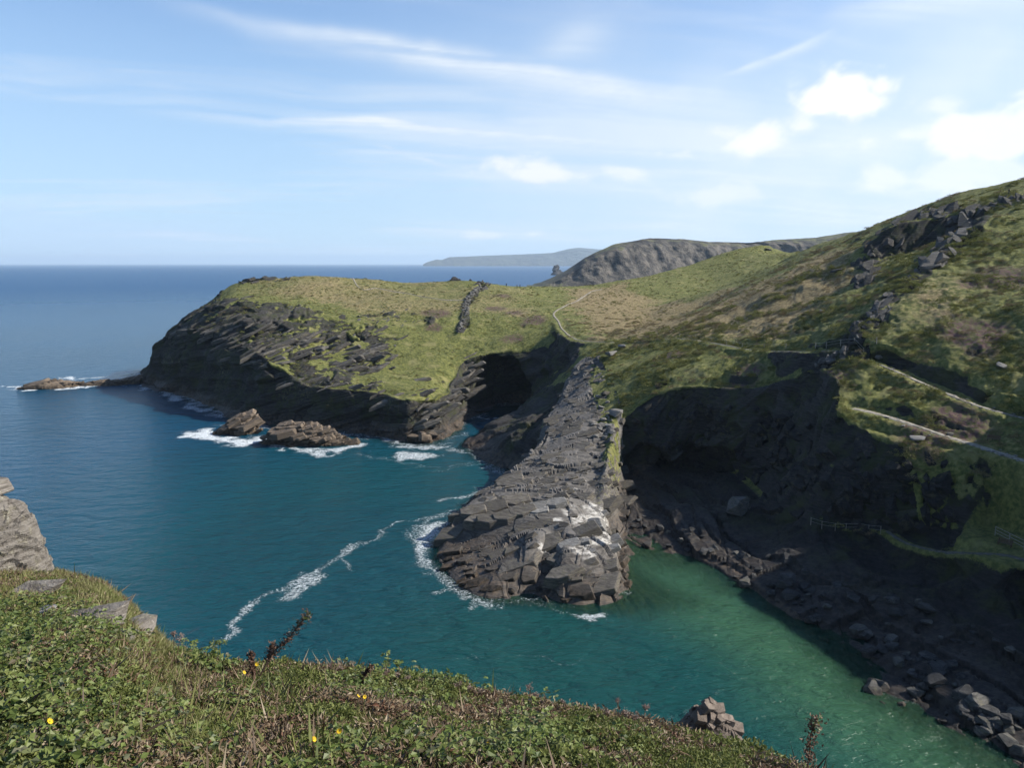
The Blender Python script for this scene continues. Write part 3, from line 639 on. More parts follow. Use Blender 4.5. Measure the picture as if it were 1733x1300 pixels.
# ------------------------------------------------------------------ sea
def sea():
    az = np.concatenate([np.radians(np.arange(-75, -36, 1.5)), np.radians(np.arange(-36, 36.1, .14)), np.radians(np.arange(37, 76, 1.5))])
    ang = np.arctan(np.linspace(820, 96, 400)/F)
    r = np.concatenate([[8, 16, 26, 36], EYE/np.tan(ang), np.geomspace(EYE/math.tan(ang[-1])*1.03, 60000, 50)])
    r = r[np.concatenate([[True], np.diff(r) > .1])]
    A, RR = np.meshgrid(az, r, indexing='ij')
    x = np.sin(A)*RR; y = np.cos(A)*RR
    inb = (x > X0+2) & (x < X1-2) & (y > Y0+1) & (y < Y1-2)
    dep = np.where(inb, -bil(HG, np.clip(x, X0, X1), np.clip(y, Y0, Y1)), 12)
    pn = np.stack([x, y, x*0], -1)
    big = fbm(pn, 45, 3, seed=21)
    # sandy shallows of the cove
    cov = in_poly(x, y, [Wp(*p)[:2] for p in ((1050, 930), (1120, 935), (1300, 1010), (1440, 1140), (1520, 1190), (1640, 1260), (1733, 1330), (1600, 1400), (1430, 1300), (1380, 1190), (1280, 1090), (1150, 1010), (1080, 1000))])
    cl_ = [Wp(*p) for p in ((1060, 925), (1150, 985), (1260, 1050), (1370, 1105), (1440, 1180), (1600, 1290), (1760, 1380))]
    sand = sstep(14-dist_line(x, y, cl_)+5*big, -2, 13)
    sand2 = sstep(30-dist_line(x, y, [Wp(*p) for p in ((1000, 1120), (1150, 1130), (1300, 1200), (1400, 1300))])+9*big, -6, 26)
    inner = sstep(90-dist_line(x, y, [Wp(*p) for p in ((700, 830), (600, 950), (900, 1090), (1200, 1200))])+16*big, -10, 80)
    foam = np.zeros(x.shape)
    rr_ = np.hypot(x, y); wa = np.clip(rr_, 60, 320)*.012; xt, yt = x, y
    x = x+wa*(fbm(pn, 7, 3, seed=24)*1.6+.8*fbm(pn, 2.2, 2, seed=25)); y = y+wa*2.0*(fbm(pn, 7, 3, seed=26)*1.6+.8*fbm(pn, 2.2, 2, seed=27))
    def line(w, s, *uv):
        nonlocal foam
        foam = np.maximum(foam, s*np.clip(1.25-dist_line(x, y, [Wp(*p) for p in uv])/w, 0, 1))
    def area(s, soft, *uv):
        nonlocal foam
        pl = [Wp(*p)[:2] for p in uv]; d = dist_line(x, y, pl+[pl[0]]); sd_ = np.where(in_poly(x, y, pl), d, -d)
        foam = np.maximum(foam, s*sstep(sd_, -soft, soft))
    # drifting foam trail
    area(.74, 1.0, (372, 1090), (395, 1088), (425, 1045), (455, 1018), (432, 1012), (395, 1042)); area(.72, 1.2, (478, 1018), (520, 1000), (562, 968), (550, 953), (513, 966), (486, 994))
    area(.66, .6, (578, 935), (590, 922), (612, 928), (596, 938), (610, 962), (598, 960))
    line(1.1, .62, (380, 1080), (450, 1012), (500, 985), (560, 958), (600, 925), (650, 906), (670, 886), (742, 875)); line(.6, .5, (480, 990), (430, 1028))
    line(.8, .45, (640, 916), (665, 890), (700, 880)); line(.5, .42, (770, 1108), (860, 1112), (930, 1112), (1000, 1120))
    # surf against the promontory
    area(.8, 2.0, (705, 895), (740, 888), (775, 880), (735, 938), (745, 968), (712, 960), (698, 925)); line(2.0, .62, (780, 862), (740, 870), (700, 905)); line(1.6, .7, (740, 965), (760, 990), (795, 1016), (830, 1022))
    line(1.4, .62, (732, 1005), (760, 995), (800, 1025)); line(2.2, .68, (762, 845), (800, 835), (815, 825)); line(1.8, .5, (740, 800), (840, 780)); line(1.2, .6, (880, 1015), (920, 1000), (930, 1018))
    area(.85, .9, (962, 1036), (1030, 1030), (1032, 1044), (990, 1050)); line(1.0, .6, (1035, 1010), (1068, 1000), (1060, 985)); line(.8, .5, (900, 1022), (960, 1035))
    # inlet and headland foot
    area(.82, 2.5, (655, 770), (690, 762), (750, 768), (720, 780), (665, 780)); line(2.5, .66, (770, 760), (800, 770), (830, 790), (868, 804)); line(2.0, .8, (782, 706), (820, 704), (862, 712)); line(2.0, .55, (752, 744), (790, 735))
    line(2.0, .55, (640, 735), (690, 757), (750, 752)); line(3.0, .5, (600, 770), (700, 790), (790, 785)); line(2.5, .55, (660, 758), (760, 745))
    line(5, .85, (250, 650), (300, 664), (335, 684), (390, 706)); line(4, .7, (400, 722), (470, 727), (560, 733), (640, 742)); line(3.5, .8, (640, 742), (690, 756), (740, 757)); line(3.2, .7, (262, 656), (300, 668), (330, 686), (385, 704)); line(2.5, .62, (290, 655), (322, 668), (330, 685))
    # reef at the left and the two sea rocks
    line(5, .95, (2, 655), (60, 658), (100, 657), (150, 652), (200, 651)); line(5, .9, (100, 640), (170, 640), (240, 630)); line(3, .9, (0, 657), (40, 652))
    line(5.0, .95, (322, 735), (350, 728), (362, 744), (420, 749), (440, 742)); line(3.2, .85, (440, 742), (480, 760), (560, 766), (600, 758)); line(1.5, .75, (375, 755), (410, 752))
    # bottom-right boulder shore
    line(1.4, .55, (1540, 1190), (1600, 1215), (1650, 1235), (1700, 1250)); line(1.0, .5, (1480, 1165), (1520, 1180)); line(.7, .45, (1130, 1215), (1180, 1190), (1215, 1205))
    x, y = xt, yt
    near_rock = np.where(inb, sstep(dep, 2.2, .2), 0)*.66*np.clip(.6+1.4*fbm(pn, 9, 3, seed=4), 0, 1)
    foam = np.maximum(foam, near_rock*np.where((x > 11) & (y < 125), .45, 1))
    V_ = np.stack([x, y, np.zeros_like(x)], -1).reshape(-1, 3)
    n0, n1 = x.shape
    i_, j_ = np.meshgrid(np.arange(n0-1), np.arange(n1-1), indexing='ij'); a = (i_*n1+j_).ravel()
    me = mesh_np('sea', V_, np.stack([a, a+n1, a+n1+1, a+1], 1))
    set_col(me, 'W1', np.stack([np.clip(dep/12, 0, 1), sand, foam], -1).reshape(-1, 3)); set_col(me, 'W2', np.stack([inner, sand2, big*.5+.5], -1).reshape(-1, 3))
    m, t, b = material('sea_water')
    pos = t.new('ShaderNodeNewGeometry').outputs['Position']
    def split(nm):
        s_ = t.new('ShaderNodeSeparateColor'); t.inp(s_.inputs[0], t.attr(nm, 'Color')); return s_.outputs
    dp_, sn, fm = split('W1'); inn, s2, bg = split('W2')
    c = t.mix(inn, (.0055, .045, .085), (.0040, .048, .058))
    c = t.mix(t.m('MULTIPLY', t.ss(bg, .4, .75), .35), c, (.006, .030, .046))
    c = t.mix(t.m('MULTIPLY', s2, .8), c, (.007, .046, .040))
    c = t.mix(t.m('MULTIPLY', sn, .8), c, (.036, .090, .044))
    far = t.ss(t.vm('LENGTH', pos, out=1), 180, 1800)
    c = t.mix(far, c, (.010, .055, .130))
    # foam: lacy, broken up by two scales of cells
    w1 = t.noise(pos, .9, 4, .6); f1 = t.noise(t.vm('ADD', pos, t.vm('MULTIPLY', t.noise(pos, .5, 2, .5, col=True), (1.5, 1.5, 0))), 2.6, 7, .75, .8)
    fo = t.ss(t.m('ADD', t.m('MULTIPLY', fm, .95), t.m('MULTIPLY', t.m('SUBTRACT', f1, .5), 2.4)), .50, 1.05, 0, .9)
    fo = t.m('MULTIPLY', fo, t.ss(fm, .04, .3))
    c = t.mix(fo, c, (.70, .74, .76))
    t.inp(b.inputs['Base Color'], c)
    b.inputs['IOR'].default_value = 1.33; b.inputs['Specular IOR Level'].default_value = .22
    t.inp(b.inputs['Roughness'], t.m('ADD', t.m('ADD', .15, t.m('MULTIPLY', far, .22)), t.m('MULTIPLY', fo, .6)))
    # waves: swell from the left, wind chop
    wv = t.mapping(pos, scale=(.75, 1.5, 1), rot=(0, 0, R(18)))
    h1 = t.noise(wv, .22, 3, .5, .4); h2 = t.noise(wv, .85, 4, .6, .5); h3 = t.noise(wv, 3.2, 3, .6)
    hh = t.m('ADD', t.m('ADD', t.m('MULTIPLY', h1, 1.4), t.m('MULTIPLY', h2, .55)), t.m('MULTIPLY', h3, .10))
    hh = t.m('ADD', hh, t.m('MULTIPLY', fo, .12))
    t.inp(b.inputs['Normal'], t.bump(hh, 1.0, .75))
    tr = t.new('ShaderNodeBsdfTransparent'); tr.inputs[0].default_value = (.50, .72, .56, 1)
    mx = t.new('ShaderNodeMixShader'); out = t.n['Material Output']
    clear = t.m('MULTIPLY', t.ss(dp_, .16, .0, 0, .75), t.m('SUBTRACT', 1, fo))
    t.inp(mx.inputs[0], clear); t.inp(mx.inputs[1], b.outputs[0]); t.inp(mx.inputs[2], tr.outputs[0]); t.inp(out.inputs[0], mx.outputs[0])
    add_obj('sea', me, m, kind='structure')
sea()
# ------------------------------------------------------------------ far coast, stack, hazy air
def simple_rock_mat(name, lo, hi, lich=0.0, scale=1.0, rot=(R(-16), R(20), 0), wet_z=None, pale=.0, wetc=((.020, .016, .012), (.075, .052, .034))):
    m, t, b = material(name)
    pos = t.new('ShaderNodeNewGeometry').outputs['Position']
    lay = t.mapping(pos, scale=(.35, .35, 3.2), rot=rot)
    bed = t.noise(lay, 1.4*scale, 6, .68, .3); n2 = t.noise(pos, 1.1*scale, 5, .62); n3 = t.noise(pos, 5*scale, 4, .65)
    c = t.mix(t.ss(bed, .3, .72), lo, hi)
    c = t.mix(t.ss(n3, .58, .74, 0, .5), c, tuple(min(1, q*1.9+.03) for q in hi))
    oi = t.new('ShaderNodeObjectInfo').outputs['Random']; c = t.mix(t.ss(oi, 0, 1, 0, .65), c, tuple(.35*q_+.25*r_ for q_, r_ in zip(lo, hi)))
    if lich: c = t.mix(t.ss(n2, .52, .68, 0, lich), c, (.19, .17, .075))
    if pale: c = t.mix(t.ss(n2, .60, .70, 0, pale), c, (.55, .53, .50))
    if wet_z is not None:
        s_ = t.new('ShaderNodeSeparateXYZ'); t.inp(s_.inputs[0], pos)
        w = t.ss(t.m('ADD', s_.outputs[2], t.m('MULTIPLY', t.m('SUBTRACT', n2, .5), 2.0)), wet_z+.8, wet_z-.6)
        c = t.mix(t.m('MULTIPLY', w, .85), c, t.mix(t.ss(n2, .4, .62), *wetc))
    t.inp(b.inputs['Base Color'], c)
    t.inp(b.inputs['Normal'], t.bump(t.m('ADD', bed, t.m('MULTIPLY', n3, .6)), .8, .3/scale))
    return m
def far_land(name, sky_pts, base_pts, depth, amp, nsz, cap, seed, rc=((.026, .024, .022), (.115, .100, .082)), gc=((.042, .048, .020), (.095, .095, .042))):
    """ridge with a seaward cliff: sky_pts (u, v, Y) crest, base_pts (u, Y) waterline in front"""
    us = np.array([p[0] for p in sky_pts], float); n = 260; mrow = 90
    U = np.linspace(us[0], us[-1], n)
    v = np.interp(U, us, [p[1] for p in sky_pts]); Yc = np.interp(U, us, [p[2] for p in sky_pts])
    Yb = np.interp(U, [p[0] for p in base_pts], [p[1] for p in base_pts])
    C = np.array([Dp(a, b, c) for a, b, c in zip(U, v, Yc)]); C[:, 2] = np.maximum(C[:, 2], .5)
    s = np.linspace(0, 1, mrow)[None, :]
    x0 = (C[:, 0]/C[:, 1])[:, None]
    prof = np.where(s < .55, (s/.55)**.85*.78, .78+.22*np.sqrt(np.clip((s-.55)/.45, 0, 1)))
    Yg = Yb[:, None]+(C[:, 1]-Yb)[:, None]*s
    P = np.stack([x0*Yg, Yg, C[:, 2][:, None]*prof-1.0*(1-s)], -1)
    nz = fbm(P*[1, 1, .45], nsz, 5, .55, seed=seed)
    gul = fbm(P*[1, .3, .12], nsz*.7, 3, .5, seed=seed+3)
    wgt = np.sin(np.pi*np.clip(s, 0, 1))**.6
    P[..., 1] += amp*(nz+.45*gul)*wgt*3.0; P[..., 2] += amp*.35*nz*wgt
    P[..., 2] += .06*amp*fbm(P, nsz*.2, 3, seed=seed+5)*s
    back = P[:, -1:, :]+np.array((0, depth, 0)); back[..., 2] -= .25*np.abs(back[..., 2]); bb = back+np.array((0, depth, 0)); bb[..., 2] = -2
    P = np.concatenate([P, back, bb], 1)
    n0, n1 = P.shape[:2]; i_, j_ = np.meshgrid(np.arange(n0-1), np.arange(n1-1), indexing='ij'); a = (i_*n1+j_).ravel()
    me = mesh_np(name, P.reshape(-1, 3), np.stack([a, a+n1, a+n1+1, a+1], 1))
    m, t, b = material(name+'_surface')
    g = t.new('ShaderNodeNewGeometry'); s_ = t.new('ShaderNodeSeparateXYZ'); t.inp(s_.inputs[0], g.outputs['Normal'])
    pos = g.outputs['Position']; nn = t.noise(pos, 5/nsz, 5, .65)
    rk = t.mix(t.ss(nn, .35, .68), *rc)
    gr = t.mix(t.ss(nn, .4, .65), *gc)
    k = t.ss(t.m('ADD', s_.outputs[2], t.m('MULTIPLY', t.m('SUBTRACT', nn, .5), .7)), cap-.08, cap+.08)
    t.inp(b.inputs['Base Color'], t.mix(k, rk, gr))
    t.inp(b.inputs['Normal'], t.bump(nn, .7, nsz*.12))
    return add_obj(name, me, m, kind='structure')
far_land('distant_headland', [(896, 496, 1380), (920, 484, 1400), (945, 470, 1420), (975, 450, 1440), (990, 436, 1450), (1010, 426, 1460), (1040, 413, 1480), (1100, 403, 1520), (1160, 405, 1560), (1200, 409, 1590), (1270, 411, 1640), (1310, 406, 1690), (1380, 402, 1760), (1430, 394, 1800), (1520, 385, 1850)],
    [(896, 1370), (980, 1375), (1060, 1400), (1140, 1440), (1200, 1500), (1300, 1570), (1520, 1700)], 260, 14, 80, .94, 60)
far_land('far_coast', [(u, 446+(v-446)*1.0, Y*1.55) for u, v, Y in ((716, 447.5, 9000), (722, 444, 9100), (738, 439, 9300), (748, 440, 9350), (760, 435, 9400), (800, 433.5, 9500), (880, 430.5, 9600), (935, 428, 9700), (960, 421.5, 9800), (978, 419, 9850), (1000, 421, 9900), (1060, 424, 9950), (1250, 428, 10000))],
    [(716, 13850), (800, 13950), (900, 14100), (1250, 13950)], 1800, 60, 650, .93, 70, ((.03, .03, .03), (.07, .065, .06)), ((.035, .04, .03), (.06, .062, .045)))

def rock_from(name, P3, n0, n1, mat, smooth, **kw):
    i_, j_ = np.meshgrid(np.arange(n0-1), np.arange(n1), indexing='ij'); a = (i_*n1+j_).ravel(); b = (i_*n1+(j_+1) % n1).ravel()
    f = np.stack([a, b, b+n1, a+n1], 1)
    return add_obj(name, mesh_np(name, P3, f, smooth), mat, **kw)
def big_rock(name, cx, cy, z0, prof, n=110, ring=150, fr=None, sc=1.0, amp=1.0, seed=1, mat=None, smooth=False, warpa=1.0, **kw):
    """prof(theta, s) gives radial x/y and height; a lobed mound with bedded, jointed relief"""
    th = np.linspace(0, 2*np.pi, ring, endpoint=False)[None, :]; s = np.linspace(0, 1, n)[:, None]
    x, y, z = prof(th, s)
    P = np.stack([cx+x+0*z, cy+y+0*z, z0+z+0*x], -1)
    wp = warpa*fbm(P, 4*sc, 3, seed=seed+2)
    d, _ = rock_relief(P, wp, fr or fr_head, sc, seed, .5)
    N = np.stack([x, y, .9*np.sqrt(x*x+y*y)*s+.2+0*x], -1); N /= np.linalg.norm(N, axis=-1, keepdims=True)+1e-6
    d = d*amp + amp*.8*sc*fbm(P, 4*sc, 4, seed=seed+8)
    P = P+N*(d*np.clip((1-s)*6, .25, 1)*1.0)[..., None]
    return rock_from(name, P.reshape(-1, 3), n, ring, mat, smooth, **kw)
MAT_SEAROCK = simple_rock_mat('barnacled_rock', (.060, .047, .036), (.205, .158, .115), wet_z=1.3, wetc=((.030, .022, .016), (.10, .075, .05)))
MAT_ISLE = simple_rock_mat('hazy_rock', (.05, .045, .04), (.12, .11, .10), scale=.1)
def mound(a, b, h, power=2.2, skew=(0, 0), lobes=.18, seed=0, flat=.55):
    def f(th, s):
        lb = 1+lobes*np.sin(2*th+seed)+lobes*.7*np.sin(3*th+1.7*seed)+lobes*.4*np.sin(5*th+seed*.6)
        r = (1-s**power)**(1/power) if flat is None else np.clip(1-s, 0, 1)**flat
        z = h*(s-.12)
        return np.cos(th)*a*r*lb+skew[0]*s, np.sin(th)*b*r*lb+skew[1]*s, z
    return f
# sea stack far beyond the headland
g_ = Wp(941, 465.5)
big_rock('sea_stack', g_[0], g_[1], 0, mound(30, 22, 46, skew=(5, 0), flat=.75), n=50, ring=70, sc=9, amp=1.0, seed=5, mat=MAT_ISLE, label='small dark conical sea stack offshore below the far headland', cat='sea stack')
def reef():
    q = [Wp(*p) for p in ((38, 655), (70, 656), (110, 655), (150, 651), (190, 651), (248, 646))]
    n = 220; t_ = np.linspace(0, 1, n); xs = np.interp(t_, np.linspace(0, 1, len(q)), [p[0] for p in q]); ys = np.interp(t_, np.linspace(0, 1, len(q)), [p[1] for p in q])
    hgt = np.interp(t_, [0, .1, .25, .36, .48, .55, .7, .8, 1], [.2, 1.9, 3.4, 2.4, 2.0, .8, 2.0, 1.8, 3.6]); wid = np.interp(t_, [0, .1, .3, .5, .7, 1], [.5, 4, 6, 4, 3.5, 5])
    th = np.linspace(0, np.pi, 40)[None, :]
    P = np.stack([xs[:, None]+0*th, ys[:, None]-np.cos(th)*wid[:, None], np.sin(th)**.7*hgt[:, None]-.5], -1)
    d, _ = rock_relief(P, fbm(P, 4, 3, seed=4), fr_head, .8, 31, .4)
    P[..., 2] += d*.9*np.sin(th); P[..., 1] += .8*d
    n0, n1 = P.shape[:2]; i_, j_ = np.meshgrid(np.arange(n0-1), np.arange(n1-1), indexing='ij'); a = (i_*n1+j_).ravel()
    return add_obj('reef', mesh_np('reef', P.reshape(-1, 3), np.stack([a, a+1, a+n1+1, a+n1], 1), False), MAT_SEAROCK, label='low brown reef trailing left from the tip of the headland', cat='reef')
REEF = reef()
# dark rocks showing behind the headland's skyline
g_ = Dp(768, 470, 372)
big_rock('rock_outcrop', g_[0], g_[1], g_[2]-9, mound(6.5, 4, 11.0, seed=.7, flat=.6), n=60, ring=80, sc=.8, amp=.8, seed=22, mat=simple_rock_mat('dark_slate', (.03, .028, .027), (.085, .08, .075)), label='dark jagged rock peeping over the skyline behind the headland', cat='rock')
g_ = Dp(796, 470, 368)
big_rock('rock_outcrop', g_[0], g_[1], g_[2]-8, mound(4.0, 3, 8.4, seed=1.7, flat=.7), n=50, ring=60, sc=.6, amp=.6, seed=23, mat=bpy.data.materials['dark_slate'], label='lower dark rock right of the jagged one behind the headland', cat='rock')

# ------------------------------------------------------------------ small stones: angular hulls shared between copies
def pinv(e): return Matrix.LocRotScale(e.location, e.rotation_euler, e.scale).inverted()
def hull_mesh(name, dims, seed, n=14, jag=.28, box=.75, soft=0):
    r_ = random.Random(seed); bm = bmesh.new()
    for i in range(n):
        v = Vector((r_.uniform(-1, 1), r_.uniform(-1, 1), r_.uniform(-1, 1)))
        mx = max(abs(v.x), abs(v.y), abs(v.z)); v = v/mx*box + v.normalized()*(1-box)
        v *= r_.uniform(1-jag, 1)
        bm.verts.new((v.x*dims[0], v.y*dims[1], v.z*dims[2]))
    bmesh.ops.convex_hull(bm, input=bm.verts[:])
    loose = [v for v in bm.verts if not v.link_faces]
    bmesh.ops.delete(bm, geom=loose, context='VERTS')
    if soft:
        bmesh.ops.bevel(bm, geom=bm.edges[:], offset=soft, segments=1, affect='EDGES', clamp_overlap=True)
        for v in bm.verts: v.co *= 1+r_.gauss(0, .035)
    me = bpy.data.meshes.new(name); bm.to_mesh(me); bm.free(); return me
def prism_mesh(name, seed, dims=(1, .7, .25), k=None, taper=.86, mat=None):
    """a plate of slate: irregular polygon outline, slightly tapered, tilted top"""
    r_ = random.Random(seed); k = k or r_.choice((4, 5, 5, 6)); bm = bmesh.new(); lo, hi = [], []
    a0 = r_.uniform(0, 6.28); tx, ty = r_.gauss(0, .18), r_.gauss(0, .18)
    for i in range(k):
        a = a0+6.283*(i+r_.uniform(-.28, .28))/k; c, s_ = math.cos(a), math.sin(a); m_ = max(abs(c), abs(s_))**.55
        x, y = c/m_*r_.uniform(.8, 1), s_/m_*r_.uniform(.8, 1)
        lo.append(bm.verts.new((x*dims[0], y*dims[1], -dims[2]))); f = taper*r_.uniform(.9, 1.08); hi.append(bm.verts.new((x*dims[0]*f, y*dims[1]*f, dims[2]*(1+tx*x+ty*y))))
    bm.faces.new(hi); bm.faces.new(lo[::-1])
    for i in range(k): bm.faces.new((lo[i], lo[(i+1) % k], hi[(i+1) % k], hi[i]))
    bmesh.ops.bevel(bm, geom=bm.edges[:], offset=.03*dims[0], segments=1, affect='EDGES', clamp_overlap=True)
    bmesh.ops.recalc_face_normals(bm, faces=bm.faces[:])
    me = bpy.data.meshes.new(name); bm.to_mesh(me); bm.free()
    if mat: me.materials.append(mat)
    return me
from mathutils.bvhtree import BVHTree
_kf = FC[keep]; _us = np.unique(_kf); _mp = np.zeros(len(V), np.int64); _mp[_us] = np.arange(len(_us))
LANDTREE = BVHTree.FromPolygons(V[_us].tolist(), _mp[_kf].tolist())
def top(x, y):
    loc = LANDTREE.ray_cast(Vector((x, y, 200)), Vector((0, 0, -1)))[0]
    return loc.z if loc is not None else ground(x, y)
def hit(u, v):
    """first point of the built land seen through a photo point"""
    loc = LANDTREE.ray_cast(Vector((0, 0, EYE)), Vector(ray(u, v)).normalized())[0]
    return loc if loc is not None else Vector(G(u, v))

MAT_SLAB = simple_rock_mat('dry_slate', (.048, .042, .036), (.165, .147, .124), lich=.25, scale=1.6, rot=(R(-24), R(17), 0))
MAT_SLAB2 = simple_rock_mat('pale_slate', (.10, .096, .09), (.23, .218, .20), lich=.2, scale=2.0)
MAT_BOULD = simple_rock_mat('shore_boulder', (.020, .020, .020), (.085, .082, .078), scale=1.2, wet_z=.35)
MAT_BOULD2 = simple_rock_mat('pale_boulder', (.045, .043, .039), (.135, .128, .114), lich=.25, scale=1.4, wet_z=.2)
rr = random.Random(5)
slab_ms = [hull_mesh('slab', (1, .62, .17), 100+i, 16, .22, .85) for i in range(6)]
block_ms = [hull_mesh('block', (1, .8, .55), 200+i, 15, .25, .8) for i in range(6)]
bould_ms = [hull_mesh('boulder', (1, .85, .7), 300+i, 18, .3, .5, .10) for i in range(7)]
for m_ in slab_ms: m_.materials.append(MAT_SLAB)
for m_ in bould_ms: m_.materials.append(MAT_BOULD)
fn, fa, fb = fr_prom
bed_rot = Matrix((fb, fa, fn)).transposed()
def place_slab(x, y, z, s, parent=None, ms=slab_ms, name='slab', rz=None, th=1.0, tilt=.12):
    o = bpy.data.objects.new(name, rr.choice(ms)); COL.objects.link(o)
    rzv = rr.gauss(0, .25) if rz is None else rz
    M = Matrix.Translation((x, y, z)) @ (bed_rot @ Matrix.Rotation(rzv, 3, 'Z') @ Matrix.Rotation(rr.gauss(0, tilt), 3, 'X') @ Matrix.Rotation(rr.gauss(0, tilt), 3, 'Y')).to_4x4() @ Matrix.Diagonal((s*rr.uniform(.8, 1.2), s*rr.uniform(.8, 1.2), s*th, 1))
    o.matrix_world = M
    if parent is not None: o.parent = parent
    return o
# plates of slate that make up the ridge
def frame_rot(fr): return Matrix((fr[1], fr[2], fr[0])).transposed()
def put(me, name, x, y, z, rot, sx_, sy_, sz_, parent):
    o = bpy.data.objects.new(name, me); COL.objects.link(o); o.matrix_world = Matrix.Translation((x, y, z)) @ rot.to_4x4() @ Matrix.Diagonal((sx_, sy_, sz_, 1))
    if parent is not None: o.parent = parent; o.matrix_parent_inverse = pinv(parent)
    return o
def jit(fr, yaw, tilt): return frame_rot(fr) @ Matrix.Rotation(rr.gauss(0, yaw), 3, 'Z') @ Matrix.Rotation(rr.gauss(0, tilt), 3, 'X') @ Matrix.Rotation(rr.gauss(0, tilt), 3, 'Y')
MAT_SLABW = simple_rock_mat('guano_streaked_slate', (.10, .095, .088), (.30, .285, .26), scale=1.6, pale=.5, rot=(R(60), R(17), 0))
MAT_SLABWET = simple_rock_mat('tidal_slate', (.050, .044, .038), (.140, .120, .098), scale=1.6, wet_z=1.4, rot=(R(-24), R(17), 0))
plate = [prism_mesh('slab', 1000+i, (1, .72, .24), mat=MAT_SLAB) for i in range(9)]
plate_w = [prism_mesh('slab', 1000+i, (1, .72, .24), mat=MAT_SLABW) for i in range(5)]
plate_t = [prism_mesh('slab', 1000+i, (1, .72, .30), mat=MAT_SLABWET) for i in range(9)]
def plates_on_ridge():
    co = np.empty(len(promontory.data.vertices)*3, np.float32); promontory.data.vertices.foreach_get('co', co); co = co.reshape(-1, 3)
    m1 = M1[np.nonzero(np.isin(np.arange(len(V)), np.unique(FC[keep & (reg == 2)])))[0], 0]
    g = np.random.default_rng(12); idx = g.permutation(np.nonzero((co[:, 2] > .15) & (m1 > .6))[0])[:9000]; got = []
    whites = [np.array(hit(u, v)) for u, v in ((1005, 890), (1018, 912), (1008, 872), (925, 862), (992, 930))]
    def add(c, a, sy_, sz_, yaw=.10, tilt=.05, dip=None, drop=.12):
        wh = min(np.linalg.norm(np.array(c)-q) for q in whites); ms = plate_w if wh < 3.0 and rr.random() < .85 else (plate_t if c[2] < 2.0 else plate)
        nx, ny = dip or (-.30+rr.gauss(0, .05), -.36+rr.gauss(0, .07))
        put(rr.choice(ms), 'slab', c[0], c[1], c[2]-drop*a, jit(frame_from((nx, ny, 1), (1, .22, 0)), yaw, tilt), a, a*sy_, a*sz_, promontory)
    # jutting edge of the upper slab, then large, middling and small plates
    for u, v, a in ((786, 878, 2.6), (806, 884, 3.2), (832, 882, 3.4), (858, 876, 3.2), (884, 868, 3.0), (912, 861, 2.8), (940, 853, 2.4), (800, 868, 3.0), (836, 862, 3.6), (872, 850, 3.4)):
        pt_ = hit(u, v); add(pt_, a, .8, .9, .1, .03, (-.16, -.22), -.02)
    got = []; cnt = {0: 0, 1: 0, 2: 0}; cap = {0: 34, 1: 95, 2: 150}
    for i in idx:
        c = co[i]
        k = 0 if cnt[0] < cap[0] else (1 if cnt[1] < cap[1] else 2)
        if cnt[2] >= cap[2]: break
        lobe = c[1] < 131
        if k == 0 and (c[2] < 1.6 or (c[0] > 12.5 and c[1] < 125)): continue
        if 117.2 < c[1] < 121 and c[0] < 8: continue
        rad = (3.3, 1.7, .95)[k]*(1 if lobe else .8)
        if any(abs(c[0]-d[0]) < rad+d[3]*.5 and (c[0]-d[0])**2+(c[1]-d[1])**2+.6*(c[2]-d[2])**2 < (rad+d[3]*.35)**2 for d in got): continue
        got.append((c[0], c[1], c[2], rad)); cnt[k] += 1
        a = rad*rr.uniform(.95, 1.35)
        add(c, a, rr.uniform(.55, .95), (rr.uniform(.45, .9), rr.uniform(.7, 1.4), rr.uniform(.9, 1.8))[k], (.08, .14, .3)[k], (.04, .06, .1)[k])
plates_on_ridge()
# bedded plates in the headland's ledges and along its cliff edge
MAT_HSLAB = simple_rock_mat('headland_slate', (.040, .036, .032), (.160, .145, .126), lich=.3, scale=.9)
hplate = [prism_mesh('rock_slab', 1100+i, (1.5, .42, .11), mat=MAT_HSLAB) for i in range(8)]
HEAD = bpy.data.objects['headland']
def plates_on_headland():
    done = 0
    while done < 210:
        k = rr.random()
        if k < .62:
            f = rr.random(); u = 330+330*f+rr.gauss(0, 22); v = 543+72*f+rr.gauss(0, 19)
        elif k < .80:
            f = rr.random(); u = 280+470*f; v = float(np.interp(u, [280, 345, 400, 450, 520, 600, 700, 750], [570, 552, 575, 608, 648, 655, 672, 672]))+rr.gauss(0, 12)
        else:
            u = rr.uniform(700, 800); v = float(np.interp(u, [700, 800], [735, 615]))+rr.gauss(8, 14)
        p = hit(u, v)
        if p.y < 190 or p.z < 1: continue
        a = rr.uniform(1.2, 3.8); fr = frame_from((-.36+rr.gauss(0, .06), -.22+rr.gauss(0, .08), 1), (1, .3+rr.gauss(0, .25), 0))
        put(rr.choice(hplate), 'rock_slab', p.x, p.y, p.z-(.10 if k < .62 else .22)*a, jit(fr, .12, .05), a*1.3, a, a*rr.uniform(.8, 2.0), HEAD); done += 1
plates_on_headland()
